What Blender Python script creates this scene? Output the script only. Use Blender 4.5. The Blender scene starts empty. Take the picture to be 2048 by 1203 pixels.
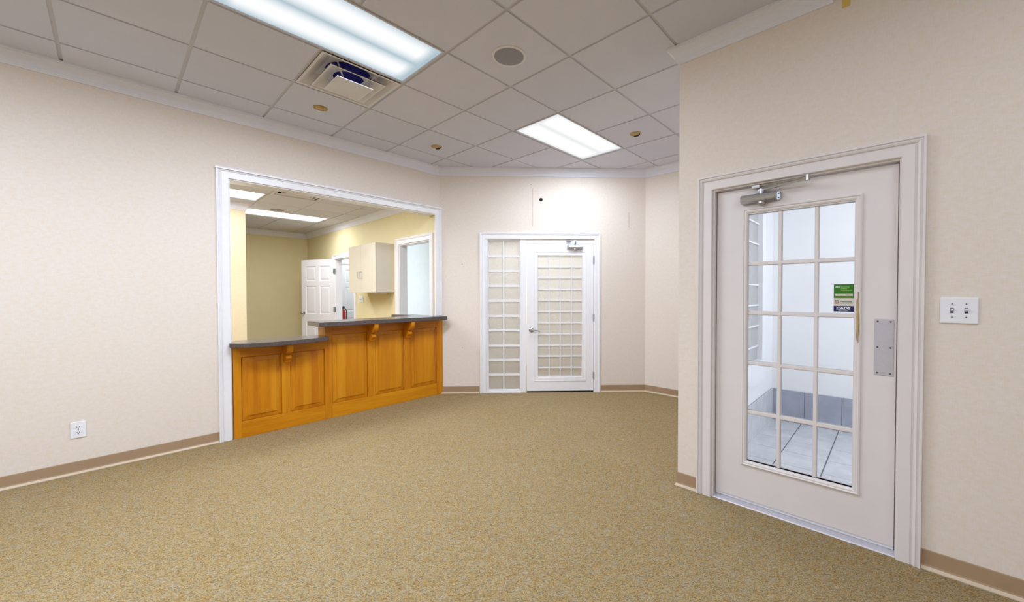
import bpy, bmesh, math, random
from mathutils import Matrix, Vector
random.seed(7)
S = bpy.context.scene
COL = S.collection
PI = math.pi

# ------------------------------------------------------------------ camera
CAM_H = 1.3476
FPX, CX, CY = 779.76, 1076.795, 600.22
YAW, PITCH, ROLL = 0.8318, -0.0169, -0.001
fw = Vector((math.sin(YAW) * math.cos(PITCH), math.cos(YAW) * math.cos(PITCH), math.sin(PITCH)))
rt = Vector((math.cos(YAW), -math.sin(YAW), 0))
up = rt.cross(fw)
r2 = rt * math.cos(ROLL) + up * math.sin(ROLL)
u2 = up * math.cos(ROLL) - rt * math.sin(ROLL)
cd = bpy.data.cameras.new('camera')
cam = bpy.data.objects.new('camera', cd)
COL.objects.link(cam)
m = Matrix((r2, u2, -fw)).transposed().to_4x4()
m.translation = (0, 0, CAM_H)
cam.matrix_world = m
cd.sensor_width = 36
cd.lens = FPX / 2048 * 36
cd.shift_x = -(CX - 1024) / 2048
cd.shift_y = (CY - 601.5) / 2048
cd.clip_start = 0.02
S.camera = cam

# ------------------------------------------------------------------ colour management, world
S.view_settings.view_transform = 'Standard'
S.view_settings.look = 'None'
S.view_settings.gamma = 1
S.view_settings.use_curve_mapping = False
S.view_settings.exposure = 0.06
w = bpy.data.worlds.new('world')
S.world = w
w.use_nodes = True
w.node_tree.nodes['Background'].inputs[0].default_value = (0.75, 0.85, 1.0, 1)
w.node_tree.nodes['Background'].inputs[1].default_value = 0.6
S.cycles.max_bounces = 12
S.cycles.diffuse_bounces = 8
S.cycles.transparent_max_bounces = 12
S.cycles.caustics_reflective = False
S.cycles.caustics_refractive = False
S.cycles.sample_clamp_indirect = 6
S.cycles.use_denoising = True

# ------------------------------------------------------------------ geometry constants
HC = 3.033            # ceiling height of the main room
YL = 4.524            # left wall plane (y)
XD = 2.6768           # right wall plane (x), with the glazed door
XS = 4.9509           # small far right wall (x)
AK = PI / 4 - 0.01    # back wall normal
NK = Vector((math.cos(AK), math.sin(AK), 0))
TK = Vector((math.sin(AK), -math.cos(AK), 0))
DK = 5.3032
XR = 3.02             # reception right wall
YF = 9.84             # reception far wall
HR = 2.696            # reception ceiling
XB, YB = -3.7, -3.7   # room behind the camera
T = 0.6096
U0, V0 = -0.2181, 4.1565
tx = lambda j: U0 + T * j
ty = lambda i: V0 - T * i


def area(name, loc, sx, sy, power, col, rot=(0, 0, 0), spread=PI):
    d = bpy.data.lights.new(name, 'AREA')
    d.shape = 'RECTANGLE'
    d.size, d.size_y = sx, sy
    d.energy = power
    d.color = col
    d.spread = spread
    o = bpy.data.objects.new(name, d)
    o.location = loc
    o.rotation_euler = rot
    COL.objects.link(o)
    return o


COOL = (0.80, 0.88, 1.0)
WARM = (0.93, 0.95, 1.0)
# unseen troffers of the same ceiling, behind and above the camera
PW = 66
for k, (x, y) in enumerate([(-1.44, 2.633), (1.0, -1.02), (-1.44, -1.02), (-1.44, 0.8)]):
    area('ceiling_lamp', (x, y, HC - 0.02), 1.2, 0.6, PW * (1.05, 0.35, 0.35, 0.7)[k], COOL)
# fill light added behind the camera, as if from unseen windows
area('rear_fill', (-0.6, YB + 0.1, 1.5), 4.5, 2.2, 12, (0.9, 0.95, 1.0), (PI / 2, 0, PI))
# daylight through the street door of the vestibule
area('vestibule_daylight', (3.75, -1.15, 1.35), 1.6, 2.2, 25, (0.86, 0.93, 1.0), (PI / 2, 0, PI))
area('vestibule_lamp', (3.7, 0.0, 2.62), 0.6, 0.6, 10, (0.9, 0.95, 1.0))
# fill and lamp of the hall beyond the openings
area('hall_fill', (3.12, 6.75, 1.45), 2.2, 1.9, 15, (0.82, 0.89, 1.0), (0, -PI / 2, 0))  # added upright fill that lights the hall wall evenly
area('hall_lamp_far', (3.85, 8.6, 2.5), 0.8, 0.8, 13, (0.86, 0.93, 1.0))


# ------------------------------------------------------------------ materials
def lin(r, g, b):
    f = lambda c: (c / 255 / 12.92) if c / 255 <= 0.04045 else ((c / 255 + 0.055) / 1.055) ** 2.4
    return (f(r), f(g), f(b), 1)


class NT:
    def __init__(s, name):
        s.m = bpy.data.materials.new(name)
        s.m.use_nodes = True
        s.t = s.m.node_tree
        s.t.nodes.clear()
        s.out = s.n('ShaderNodeOutputMaterial')

    def n(s, k, **kw):
        o = s.t.nodes.new(k)
        for a, v in kw.items():
            if isinstance(v, tuple) and a.startswith('i_'):
                pass
            setattr(o, a, v)
        return o

    def l(s, a, b):
        s.t.links.new(a, b)

    def coords(s, scale=(1, 1, 1), rot=(0, 0, 0), kind='Object'):
        tc = s.n('ShaderNodeTexCoord')
        mp = s.n('ShaderNodeMapping')
        mp.inputs['Scale'].default_value = scale
        mp.inputs['Rotation'].default_value = rot
        s.l(tc.outputs[kind], mp.inputs[0])
        return mp.outputs[0]

    def noise(s, co, scale, detail=3, rough=0.55, dist=0.0):
        o = s.n('ShaderNodeTexNoise')
        o.inputs['Scale'].default_value = scale
        o.inputs['Detail'].default_value = detail
        o.inputs['Roughness'].default_value = rough
        o.inputs['Distortion'].default_value = dist
        s.l(co, o.inputs['Vector'])
        return o.outputs[0]

    def ramp(s, fac, stops, interp='LINEAR'):
        r = s.n('ShaderNodeValToRGB')
        r.color_ramp.interpolation = interp
        e = r.color_ramp.elements
        while len(e) < len(stops):
            e.new(0.5)
        for q, (p, c) in zip(e, stops):
            q.position = p
            q.color = c
        s.l(fac, r.inputs[0])
        return r.outputs[0]

    def mix(s, fac, a, b, mode='MIX'):
        x = s.n('ShaderNodeMix', data_type='RGBA', blend_type=mode)
        for i, v in ((0, fac), (6, a), (7, b)):
            if hasattr(v, 'is_output') or hasattr(v, 'links'):
                s.l(v, x.inputs[i])
            else:
                x.inputs[i].default_value = v
        return x.outputs[2]

    def bump(s, h, strength, dist):
        b = s.n('ShaderNodeBump')
        b.inputs['Strength'].default_value = strength
        b.inputs['Distance'].default_value = dist
        s.l(h, b.inputs['Height'])
        return b.outputs[0]

    def bsdf(s, col, rough=0.5, metal=0.0, spec=0.5, normal=None, **kw):
        p = s.n('ShaderNodeBsdfPrincipled')
        if isinstance(col, tuple):
            p.inputs['Base Color'].default_value = col
        else:
            s.l(col, p.inputs['Base Color'])
        if isinstance(rough, float):
            p.inputs['Roughness'].default_value = rough
        else:
            s.l(rough, p.inputs['Roughness'])
        p.inputs['Metallic'].default_value = metal
        p.inputs['Specular IOR Level'].default_value = spec
        if normal is not None:
            s.l(normal, p.inputs['Normal'])
        for k, v in kw.items():
            p.inputs[k].default_value = v
        s.l(p.outputs[0], s.out.inputs[0])
        return p


def plain(name, col, rough=0.5, metal=0.0, spec=0.5, var=0.05, nscale=9.0, bump=0.0, bscale=200.0):
    """a coloured surface with faint uneven tone and fine relief"""
    q = NT(name)
    co = q.coords()
    n = q.noise(co, nscale, 4)
    dark = tuple(c * (1 - var) for c in col[:3]) + (1,)
    lite = tuple(min(1, c * (1 + var)) for c in col[:3]) + (1,)
    c = q.ramp(n, [(0.3, dark), (0.7, lite)])
    nm = q.bump(q.noise(co, bscale, 2), bump, 0.001) if bump else None
    q.bsdf(c, rough, metal, spec, nm)
    return q.m


def wallpaper(name, a, b, c3):
    q = NT(name)
    co = q.coords()
    big = q.noise(co, 3.0, 3)
    h = q.noise(q.coords((26, 26, 300)), 1.0, 3, 0.6)
    v = q.noise(q.coords((300, 300, 22)), 1.0, 3, 0.6)
    mot = q.noise(q.coords((30, 30, 44)), 1.0, 6, 0.7)
    c = q.ramp(mot, [(0.33, b), (0.52, a), (0.7, c3)])
    wv = q.mix(0.5, h, v)
    wv2 = q.ramp(wv, [(0.35, (0.86, 0.85, 0.83, 1)), (0.62, (1, 1, 1, 1))])
    c = q.mix(0.55, c, wv2, 'MULTIPLY')
    c = q.mix(0.12, c, q.ramp(big, [(0.35, b), (0.65, c3)]))
    q.bsdf(c, 0.62, 0, 0.3, q.bump(wv, 0.25, 0.0008))
    return q.m


def carpet_mat():
    q = NT('carpet_loop')
    co = q.coords((1, 1, 1), (0, 0, 0.785))
    wob = q.n('ShaderNodeVectorMath', operation='ADD')
    nz = q.n('ShaderNodeTexNoise')
    nz.inputs['Scale'].default_value = 90
    q.l(co, nz.inputs['Vector'])
    sc = q.n('ShaderNodeVectorMath', operation='SCALE')
    sc.inputs['Scale'].default_value = 0.006
    q.l(nz.outputs['Color'], sc.inputs[0])
    q.l(co, wob.inputs[0])
    q.l(sc.outputs[0], wob.inputs[1])
    mp = q.n('ShaderNodeMapping')
    mp.inputs['Scale'].default_value = (1, 1.9, 1)
    q.l(wob.outputs[0], mp.inputs[0])
    vo = q.n('ShaderNodeTexVoronoi', feature='F1', voronoi_dimensions='2D')
    vo.inputs['Scale'].default_value = 185
    q.l(mp.outputs[0], vo.inputs['Vector'])
    sep = q.n('ShaderNodeSeparateColor')
    q.l(vo.outputs['Color'], sep.inputs[0])
    c = q.ramp(sep.outputs[0], [(0.0, lin(200, 179, 132)), (0.25, lin(186, 149, 84)), (0.42, lin(182, 178, 168)),
                                (0.58, lin(148, 115, 68)), (0.70, lin(222, 207, 165)), (0.81, lin(114, 108, 94)),
                                (0.90, lin(68, 61, 48))], 'CONSTANT')
    patch = q.noise(co, 24, 6, 0.72)
    c = q.mix(0.42, c, q.ramp(patch, [(0.34, lin(176, 128, 60)), (0.46, lin(178, 155, 106)), (0.54, lin(174, 160, 124)), (0.64, lin(180, 178, 175))]))
    big = q.noise(co, 1.3, 3)
    c = q.mix(0.16, c, q.ramp(big, [(0.3, lin(164, 134, 74)), (0.7, lin(184, 170, 140))]))
    inv = q.ramp(vo.outputs['Distance'], [(0.0, (1, 1, 1, 1)), (0.75, (0, 0, 0, 1))])
    c = q.mix(0.55, c, q.ramp(vo.outputs['Distance'], [(0.3, (1, 1, 1, 1)), (0.85, (0.42, 0.4, 0.37, 1))]), 'MULTIPLY')
    c = q.mix(1.0, c, (0.83, 0.80, 0.74, 1), 'MULTIPLY')
    q.bsdf(c, 0.85, 0, 0.15, q.bump(inv, 0.6, 0.004))
    return q.m


def wood_mat(name, horizontal):
    q = NT(name)
    info = q.n('ShaderNodeObjectInfo')
    tc = q.n('ShaderNodeTexCoord')
    add = q.n('ShaderNodeVectorMath', operation='ADD')
    sc = q.n('ShaderNodeVectorMath', operation='SCALE')
    sc.inputs[0].default_value = (3.1, 2.3, 5.7)
    q.l(info.outputs['Random'], sc.inputs['Scale'])
    q.l(tc.outputs['Object'], add.inputs[0])
    q.l(sc.outputs[0], add.inputs[1])
    mp = q.n('ShaderNodeMapping')
    mp.inputs['Scale'].default_value = (2.2, 30, 30) if horizontal else (26, 26, 2.0)
    q.l(add.outputs[0], mp.inputs[0])
    g = q.noise(mp.outputs[0], 1.0, 5, 0.6, 0.6)
    mp2 = q.n('ShaderNodeMapping')
    mp2.inputs['Scale'].default_value = (0.9, 9, 9) if horizontal else (9, 9, 0.7)
    q.l(add.outputs[0], mp2.inputs[0])
    g2 = q.noise(mp2.outputs[0], 1.0, 3, 0.5, 1.2)
    mp3 = q.n('ShaderNodeMapping')
    mp3.inputs['Scale'].default_value = (8, 160, 160) if horizontal else (160, 160, 8)
    q.l(add.outputs[0], mp3.inputs[0])
    g3 = q.noise(mp3.outputs[0], 1.0, 2)
    c = q.ramp(g, [(0.25, lin(160, 84, 6)), (0.48, lin(202, 128, 14)), (0.72, lin(222, 156, 30))])
    c = q.mix(0.5, c, q.ramp(g2, [(0.3, lin(166, 84, 6)), (0.5, lin(204, 132, 14)), (0.72, lin(224, 162, 36))]))
    c = q.mix(0.35, c, q.ramp(g3, [(0.3, (0.6, 0.48, 0.36, 1)), (0.6, (1, 1, 1, 1))]), 'MULTIPLY')
    if not horizontal:                       # staves glued up into one panel
        sp = q.n('ShaderNodeSeparateXYZ')
        q.l(add.outputs[0], sp.inputs[0])
        ml = q.n('ShaderNodeMath', operation='MULTIPLY'); ml.inputs[1].default_value = 13.0
        q.l(sp.outputs[0], ml.inputs[0])
        fl = q.n('ShaderNodeMath', operation='FLOOR')
        q.l(ml.outputs[0], fl.inputs[0])
        wn = q.n('ShaderNodeTexWhiteNoise', noise_dimensions='1D')
        q.l(fl.outputs[0], wn.inputs['W'])
        c = q.mix(0.34, c, q.ramp(wn.outputs['Value'], [(0.1, lin(172, 92, 8)), (0.5, lin(206, 132, 16)), (0.9, lin(226, 164, 40))]))
    # plank to plank difference in tone
    c = q.mix(0.3, c, q.ramp(info.outputs['Random'], [(0, lin(186, 106, 10)), (1, lin(218, 148, 26))]))
    q.bsdf(c, 0.3, 0, 0.35, q.bump(g3, 0.06, 0.0006))
    return q.m


def counter_mat():
    q = NT('countertop_laminate')
    co = q.coords()
    vo = q.n('ShaderNodeTexVoronoi', feature='F1')
    vo.inputs['Scale'].default_value = 420
    q.l(co, vo.inputs['Vector'])
    sep = q.n('ShaderNodeSeparateColor')
    q.l(vo.outputs['Color'], sep.inputs[0])
    c = q.ramp(sep.outputs[0], [(0.0, lin(76, 68, 68)), (0.4, lin(92, 82, 80)), (0.75, lin(62, 56, 58)), (0.9, lin(116, 104, 98))], 'CONSTANT')
    q.bsdf(c, 0.2, 0, 0.6)
    return q.m


def tile_mat():
    q = NT('ceiling_tile_mineral')
    info = q.n('ShaderNodeObjectInfo')
    co = q.coords()
    n = q.noise(co, 260, 3, 0.7)
    big = q.noise(co, 5, 3)
    c = q.ramp(info.outputs['Random'], [(0, lin(208, 211, 224)), (1, lin(215, 217, 229))])
    c = q.mix(0.3, c, q.ramp(n, [(0.35, (0.86, 0.85, 0.84, 1)), (0.55, (1, 1, 1, 1))]), 'MULTIPLY')
    c = q.mix(0.2, c, q.ramp(big, [(0.3, lin(206, 208, 222)), (0.7, lin(218, 219, 230))]))
    q.bsdf(c, 0.9, 0, 0.15, q.bump(n, 0.25, 0.0015))
    return q.m


def glass_clear():
    q = NT('clear_glass')
    fr = q.n('ShaderNodeFresnel')
    fr.inputs['IOR'].default_value = 1.45
    tr = q.n('ShaderNodeBsdfTransparent')
    tr.inputs[0].default_value = (0.965, 0.98, 0.985, 1)
    gl = q.n('ShaderNodeBsdfGlossy')
    gl.inputs['Roughness'].default_value = 0.01
    mx = q.n('ShaderNodeMixShader')
    q.l(fr.outputs[0], mx.inputs[0])
    q.l(tr.outputs[0], mx.inputs[1])
    q.l(gl.outputs[0], mx.inputs[2])
    q.l(mx.outputs[0], q.out.inputs[0])
    return q.m


def glass_textured(frost=False):
    q = NT('frosted_glass' if frost else 'textured_glass')
    co = q.coords((1, 1, 1.25))
    n = q.noise(co, 42, 3, 0.55, 0.8)
    nm = q.bump(n, 0.08 if frost else 0.55, 0.01)
    tl = q.n('ShaderNodeBsdfTranslucent')
    tl.inputs[0].default_value = lin(248, 248, 248) if frost else lin(240, 237, 232)
    df = q.n('ShaderNodeBsdfDiffuse')
    df.inputs[0].default_value = lin(240, 240, 242) if frost else lin(228, 225, 220)
    tr = q.n('ShaderNodeBsdfRefraction')
    tr.inputs['Roughness'].default_value = 0.28
    tr.inputs['IOR'].default_value = 1.12
    gl = q.n('ShaderNodeBsdfGlossy')
    gl.inputs['Roughness'].default_value = 0.16
    fr = q.n('ShaderNodeFresnel')
    fr.inputs['IOR'].default_value = 1.5
    for s_ in (tl, df, tr, gl, fr):
        q.l(nm, s_.inputs['Normal'])
    a = q.n('ShaderNodeMixShader'); a.inputs[0].default_value = 0.45
    q.l(tl.outputs[0], a.inputs[1]); q.l(df.outputs[0], a.inputs[2])
    b = q.n('ShaderNodeMixShader'); b.inputs[0].default_value = 0.05 if frost else 0.4
    q.l(a.outputs[0], b.inputs[1]); q.l(tr.outputs[0], b.inputs[2])
    c = q.n('ShaderNodeMixShader')
    q.l(fr.outputs[0], c.inputs[0]); q.l(b.outputs[0], c.inputs[1]); q.l(gl.outputs[0], c.inputs[2])
    q.l(c.outputs[0], q.out.inputs[0])
    return q.m


def lens_mat(name, hw, hl, hi, lo, col_hi, col_lo):
    """prismatic lens lit by two rows of tubes: local x along the tubes, y across"""
    q = NT(name)
    tc = q.n('ShaderNodeTexCoord')
    sp = q.n('ShaderNodeSeparateXYZ')
    q.l(tc.outputs['Object'], sp.inputs[0])

    def M(op, a, b=None):
        o = q.n('ShaderNodeMath', operation=op)
        for i, v in ((0, a), (1, b)):
            if v is None:
                continue
            if isinstance(v, (int, float)):
                o.inputs[i].default_value = v
            else:
                q.l(v, o.inputs[i])
        return o.outputs[0]

    ay = M('ABSOLUTE', sp.outputs[1])
    d = M('ABSOLUTE', M('SUBTRACT', ay, hw * 0.5))
    t = M('DIVIDE', d, hw * 0.5)
    band = M('MAXIMUM', M('SUBTRACT', 1.0, M('MULTIPLY', t, t)), 0.0)
    ax = M('ABSOLUTE', sp.outputs[0])
    e = M('MINIMUM', M('MAXIMUM', M('DIVIDE', M('SUBTRACT', hl - 0.02, ax), 0.07), 0.0), 1.0)
    fac = M('MULTIPLY', band, e)
    c = q.ramp(fac, [(0.0, col_lo), (0.85, col_hi)])
    st = M('ADD', lo, M('MULTIPLY', fac, hi - lo))
    em = q.n('ShaderNodeEmission')
    q.l(c, em.inputs[0])
    q.l(st, em.inputs[1])
    q.l(em.outputs[0], q.out.inputs[0])
    return q.m


def floor_tile_mat():
    q = NT('vestibule_tile')
    co = q.coords()
    n = q.noise(co, 6, 5, 0.6)
    c = q.ramp(n, [(0.3, lin(196, 198, 202)), (0.7, lin(220, 221, 224))])
    q.bsdf(c, 0.22, 0, 0.5, q.bump(q.noise(co, 60, 3), 0.06, 0.001))
    return q.m


M_ = dict(
    wall=wallpaper('wallpaper_cream', lin(229, 220, 212), lin(227, 214, 198), lin(230, 224, 219)),
    wallc=wallpaper('wallpaper_pier', lin(226, 215, 184), lin(224, 211, 174), lin(228, 219, 192)),
    yellow=plain('reception_yellow', lin(224, 214, 172), 0.6, 0, 0.3, 0.02, 5, 0.1, 90),
    vest=plain('vestibule_white', lin(236, 236, 238), 0.6, 0, 0.3, 0.01),
    hallw=plain('hall_pale', lin(222, 228, 236), 0.6, 0, 0.3, 0.02),
    hallk=plain('corridor_beige', lin(230, 224, 214), 0.7, 0, 0.3, 0.02),
    trim=plain('painted_trim', lin(236, 236, 240), 0.32, 0, 0.5, 0.015, 14),
    crown=plain('painted_crown', lin(226, 229, 241), 0.4, 0, 0.4, 0.015, 14),
    dooroff=plain('painted_door_greige', lin(224, 219, 219), 0.38, 0, 0.5, 0.02, 6),
    white=plain('white_plastic', lin(234, 236, 242), 0.3, 0, 0.5, 0.01),
    base=plain('vinyl_base_taupe', lin(164, 138, 110), 0.45, 0, 0.4, 0.05, 6),
    toe=plain('vinyl_base_toe', lin(200, 182, 158), 0.45, 0, 0.4, 0.04, 8),
    carpet=carpet_mat(),
    woodv=wood_mat('honey_wood_upright', False),
    woodh=wood_mat('honey_wood_level', True),
    counter=counter_mat(),
    tile=tile_mat(),
    tee=plain('grid_tee_paint', lin(198, 197, 203), 0.45, 0, 0.4, 0.02),
    slab=plain('plenum_dark', lin(96, 90, 86), 0.9, 0, 0.1, 0.05),
    chrome=plain('brushed_nickel', (0.55, 0.55, 0.56, 1), 0.25, 1.0, 0.5, 0.05, 60),
    alu=plain('satin_aluminium', (0.56, 0.58, 0.62, 1), 0.3, 0.9, 0.5, 0.06, 40),
    steel=plain('brushed_plate', lin(196, 193, 202), 0.4, 0.25, 0.5, 0.03, 80),
    dark=plain('dark_recess', (0.012, 0.012, 0.014, 1), 0.7, 0, 0.2, 0.1),
    navy=plain('duct_liner', lin(34, 30, 140), 0.7, 0, 0.2, 0.1),
    screw=plain('screw_grey', (0.12, 0.12, 0.13, 1), 0.4, 0.8, 0.5, 0.05),
    brass=plain('polished_brass', (0.5, 0.34, 0.1, 1), 0.3, 1.0, 0.5, 0.05, 30),
    tan=plain('aged_brass_tan', lin(188, 160, 104), 0.5, 0.25, 0.4, 0.06, 30),
    grille=plain('speaker_cloth_grey', lin(150, 150, 158), 0.7, 0, 0.2, 0.04, 60, 0.3, 600),
    metalw=plain('painted_metal_white', lin(218, 217, 219), 0.4, 0, 0.4, 0.02),
    cab=plain('cabinet_laminate_almond', lin(214, 208, 192), 0.42, 0, 0.4, 0.015, 10),
    red=plain('extinguisher_red', lin(178, 24, 18), 0.25, 0, 0.5, 0.03),
    black=plain('black_rubber', (0.02, 0.02, 0.02, 1), 0.5, 0, 0.4, 0.05),
    glass=glass_clear(),
    tglass=glass_textured(),
    fglass=glass_textured(True),
    ftile=floor_tile_mat(),
    btile=plain('vestibule_base_tile', lin(158, 162, 178), 0.3, 0, 0.5, 0.1, 7),
    grout=plain('grout_grey', lin(120, 122, 130), 0.8, 0, 0.2, 0.06),
    lensn=lens_mat('troffer_lens_near', 0.285, 0.585, 1.0, 0.6, (0.97, 0.99, 1.0, 1), (0.72, 0.9, 1.0, 1)),
    lensf=lens_mat('troffer_lens_far', 0.285, 0.585, 1.06, 0.84, (1.0, 1.0, 0.97, 1), (0.93, 0.96, 0.98, 1)),
    lensr=lens_mat('troffer_lens_reception', 0.285, 0.585, 1.6, 1.25, (1, 1, 1, 1), (0.97, 0.98, 1, 1)),
    green=plain('sticker_green', lin(46, 118, 20), 0.35, 0, 0.4, 0.03),
    cream=plain('sticker_cream', lin(216, 212, 200), 0.35, 0, 0.4, 0.02),
    blue=plain('sticker_navy', lin(8, 16, 84), 0.35, 0, 0.4, 0.03),
    rust=plain('sticker_rust', lin(160, 74, 40), 0.4, 0, 0.4, 0.05),
    ink=plain('sticker_ink', lin(56, 50, 62), 0.5, 0, 0.3, 0.02),
    inkg=plain('sticker_ink_grey', lin(140, 134, 128), 0.5, 0, 0.3, 0.02),
    lime=plain('sticker_lime', lin(176, 222, 120), 0.5, 0, 0.3, 0.02),
    pale=plain('sticker_white', lin(232, 238, 244), 0.5, 0, 0.3, 0.01),
    orange=plain('sticker_orange', lin(206, 150, 92), 0.5, 0, 0.3, 0.02),
    glue=plain('bare_board_yellow', lin(214, 186, 104), 0.7, 0, 0.2, 0.06, 30),
    seam=plain('wallpaper_seam', lin(176, 164, 148), 0.8, 0, 0.2, 0.06, 20),
    scuff=plain('bare_wood_scuff', lin(196, 172, 120), 0.6, 0, 0.3, 0.1, 40),
)


# ------------------------------------------------------------------ object helpers
def frame(o, n):
    """wall frame: local x to the right along the wall, y into the wall, z up"""
    n = Vector(n).normalized()
    s = Vector((n.y, -n.x, 0))
    mm = Matrix((s, n, Vector((0, 0, 1)))).transposed().to_4x4()
    mm.translation = o
    return mm


F_L = frame((0, YL, 0), (0, 1, 0))
F_D = frame((XD, 0, 0), (1, 0, 0))
F_S = frame((XS, 0, 0), (1, 0, 0))
F_K = frame(NK * DK, NK)
# the reception was surveyed at 1/0.97 of its size from the eye point; bring it to scale
SC = Matrix.Translation((0, 0, CAM_H)) @ Matrix.Scale(0.97, 4) @ Matrix.Translation((0, 0, -CAM_H))
ZF = -0.0417          # the floor in that survey
F_R = SC @ frame((XR, 0, 0), (1, 0, 0))
F_F = SC @ frame((0, YF, 0), (0, 1, 0))
F_V = frame((0, 0.96, 0), (0, 1, 0))
I4 = Matrix.Identity(4)


class MB:
    def __init__(s):
        s.b = bmesh.new()

    def poly(s, pts):
        vs = [s.b.verts.new(p) for p in pts]
        return s.b.faces.new(vs)

    def box(s, x0, x1, y0, y1, z0, z1):
        c = [(x0, y0, z0), (x1, y0, z0), (x1, y1, z0), (x0, y1, z0), (x0, y0, z1), (x1, y0, z1), (x1, y1, z1), (x0, y1, z1)]
        v = [s.b.verts.new(p) for p in c]
        for f in ((3, 2, 1, 0), (4, 5, 6, 7), (0, 1, 5, 4), (1, 2, 6, 5), (2, 3, 7, 6), (3, 0, 4, 7)):
            s.b.faces.new([v[i] for i in f])
        return s

    def prism(s, pts, a, b, ax='z'):
        """extrude a 2-d outline between a and b along an axis"""
        def P(p, h):
            return {'z': (p[0], p[1], h), 'x': (h, p[0], p[1]), 'y': (p[0], h, p[1])}[ax]
        lo = [s.b.verts.new(P(p, a)) for p in pts]
        hi = [s.b.verts.new(P(p, b)) for p in pts]
        n = len(pts)
        s.b.faces.new(lo[::-1])
        s.b.faces.new(hi)
        for i in range(n):
            s.b.faces.new((lo[i], lo[(i + 1) % n], hi[(i + 1) % n], hi[i]))
        return s

    def loft(s, rings, cap=True):
        vs = [[s.b.verts.new(p) for p in r] for r in rings]
        n = len(rings[0])
        for a, b in zip(vs[:-1], vs[1:]):
            for i in range(n):
                s.b.faces.new((a[i], a[(i + 1) % n], b[(i + 1) % n], b[i]))
        if cap:
            s.b.faces.new(vs[0][::-1])
            s.b.faces.new(vs[-1])
        return s

    def cyl(s, p0, p1, r0, r1=None, n=16):
        r1 = r0 if r1 is None else r1
        p0, p1 = Vector(p0), Vector(p1)
        d = (p1 - p0).normalized()
        a = d.orthogonal().normalized()
        b = d.cross(a)
        ring = lambda p, r: [p + (a * math.cos(2 * PI * k / n) + b * math.sin(2 * PI * k / n)) * r for k in range(n)]
        return s.loft([ring(p0, r0), ring(p1, r1)])

    def tube(s, pts, r, n=8):
        pts = [Vector(p) for p in pts]
        rings = []
        ref = None
        for i, p in enumerate(pts):
            d = (pts[min(i + 1, len(pts) - 1)] - pts[max(i - 1, 0)]).normalized()
            a = d.orthogonal().normalized() if ref is None else (ref - d * ref.dot(d)).normalized()
            ref = a
            b = d.cross(a)
            rr = r[i] if isinstance(r, (list, tuple)) else r
            rings.append([p + (a * math.cos(2 * PI * k / n) + b * math.sin(2 * PI * k / n)) * rr for k in range(n)])
        return s.loft(rings)

    def lathe(s, prof, n=32, axis='z', o=(0, 0, 0)):
        rings = []
        for r, h in prof:
            ring = []
            for k in range(n):
                c, q = r * math.cos(2 * PI * k / n), r * math.sin(2 * PI * k / n)
                p = {'z': (c, q, h), 'y': (c, h, q), 'x': (h, c, q)}[axis]
                ring.append((p[0] + o[0], p[1] + o[1], p[2] + o[2]))
            rings.append(ring)
        return s.loft(rings)

    def build(s, name, mat, parent=None, M=None, bevel=0.0, smooth=False, seg=2):
        bmesh.ops.recalc_face_normals(s.b, faces=s.b.faces)
        if bevel:
            es = [e for e in s.b.edges if len(e.link_faces) == 2 and e.calc_face_angle(0) > 0.6]
            bmesh.ops.bevel(s.b, geom=es, offset=bevel, segments=seg, affect='EDGES', clamp_overlap=True)
        me = bpy.data.meshes.new(name)
        s.b.to_mesh(me)
        s.b.free()
        me.materials.append(M_[mat])
        if smooth:
            for p in me.polygons:
                p.use_smooth = True
            try:
                me.set_sharp_from_angle(angle=0.6)
            except Exception:
                pass
        o = bpy.data.objects.new(name, me)
        COL.objects.link(o)
        if parent is not None:
            o.parent = parent
            if M is not None:
                o.matrix_local = M
        elif M is not None:
            o.matrix_world = M
        return o


def inst(o, name=None, parent=None, M=None):
    c = o.copy()
    COL.objects.link(c)
    if parent is not None:
        c.parent = parent
    if M is not None:
        c.matrix_local = M
    return c


def empty(name, M):
    o = bpy.data.objects.new(name, None)
    o.empty_display_size = 0.05
    COL.objects.link(o)
    o.matrix_world = M
    return o


def tag(o, label=None, cat=None, group=None, kind=None):
    for k, v in (('label', label), ('category', cat), ('group', group), ('kind', kind)):
        if v:
            o[k] = v
    return o


def thing(name, label, cat, M, group=None):
    return tag(empty(name, M), label, cat, group)


def struct(o, label=None):
    o['kind'] = 'structure'
    if label:
        o['label'] = label
    return o


def at(Fm, s, y, z):
    return Fm @ Matrix.Translation((s, y, z))


def drop_inner(bm):
    bm.verts.index_update()
    seen = {}
    for f in list(bm.faces):
        seen.setdefault(tuple(sorted(v.index for v in f.verts)), []).append(f)
    bmesh.ops.delete(bm, geom=[f for fs in seen.values() if len(fs) > 1 for f in fs], context='FACES_ONLY')


def wall_with_holes(name, Fm, s0, s1, z0, z1, th, mat, holes=()):
    """a wall slab in its frame with rectangular openings"""
    b = MB()
    xs = sorted({s0, s1, *[h[0] for h in holes], *[h[1] for h in holes]})
    zs = sorted({z0, z1, *[h[2] for h in holes], *[h[3] for h in holes]})
    for i in range(len(xs) - 1):
        for k in range(len(zs) - 1):
            cx, cz = (xs[i] + xs[i + 1]) / 2, (zs[k] + zs[k + 1]) / 2
            if any(h[0] < cx < h[1] and h[2] < cz < h[3] for h in holes):
                continue
            b.box(xs[i], xs[i + 1], 0, th, zs[k], zs[k + 1])
    bmesh.ops.remove_doubles(b.b, verts=b.b.verts, dist=1e-5)
    # drop the inner faces between neighbouring cells
    drop_inner(b.b)
    return struct(b.build(name, mat, None, Fm))


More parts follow.
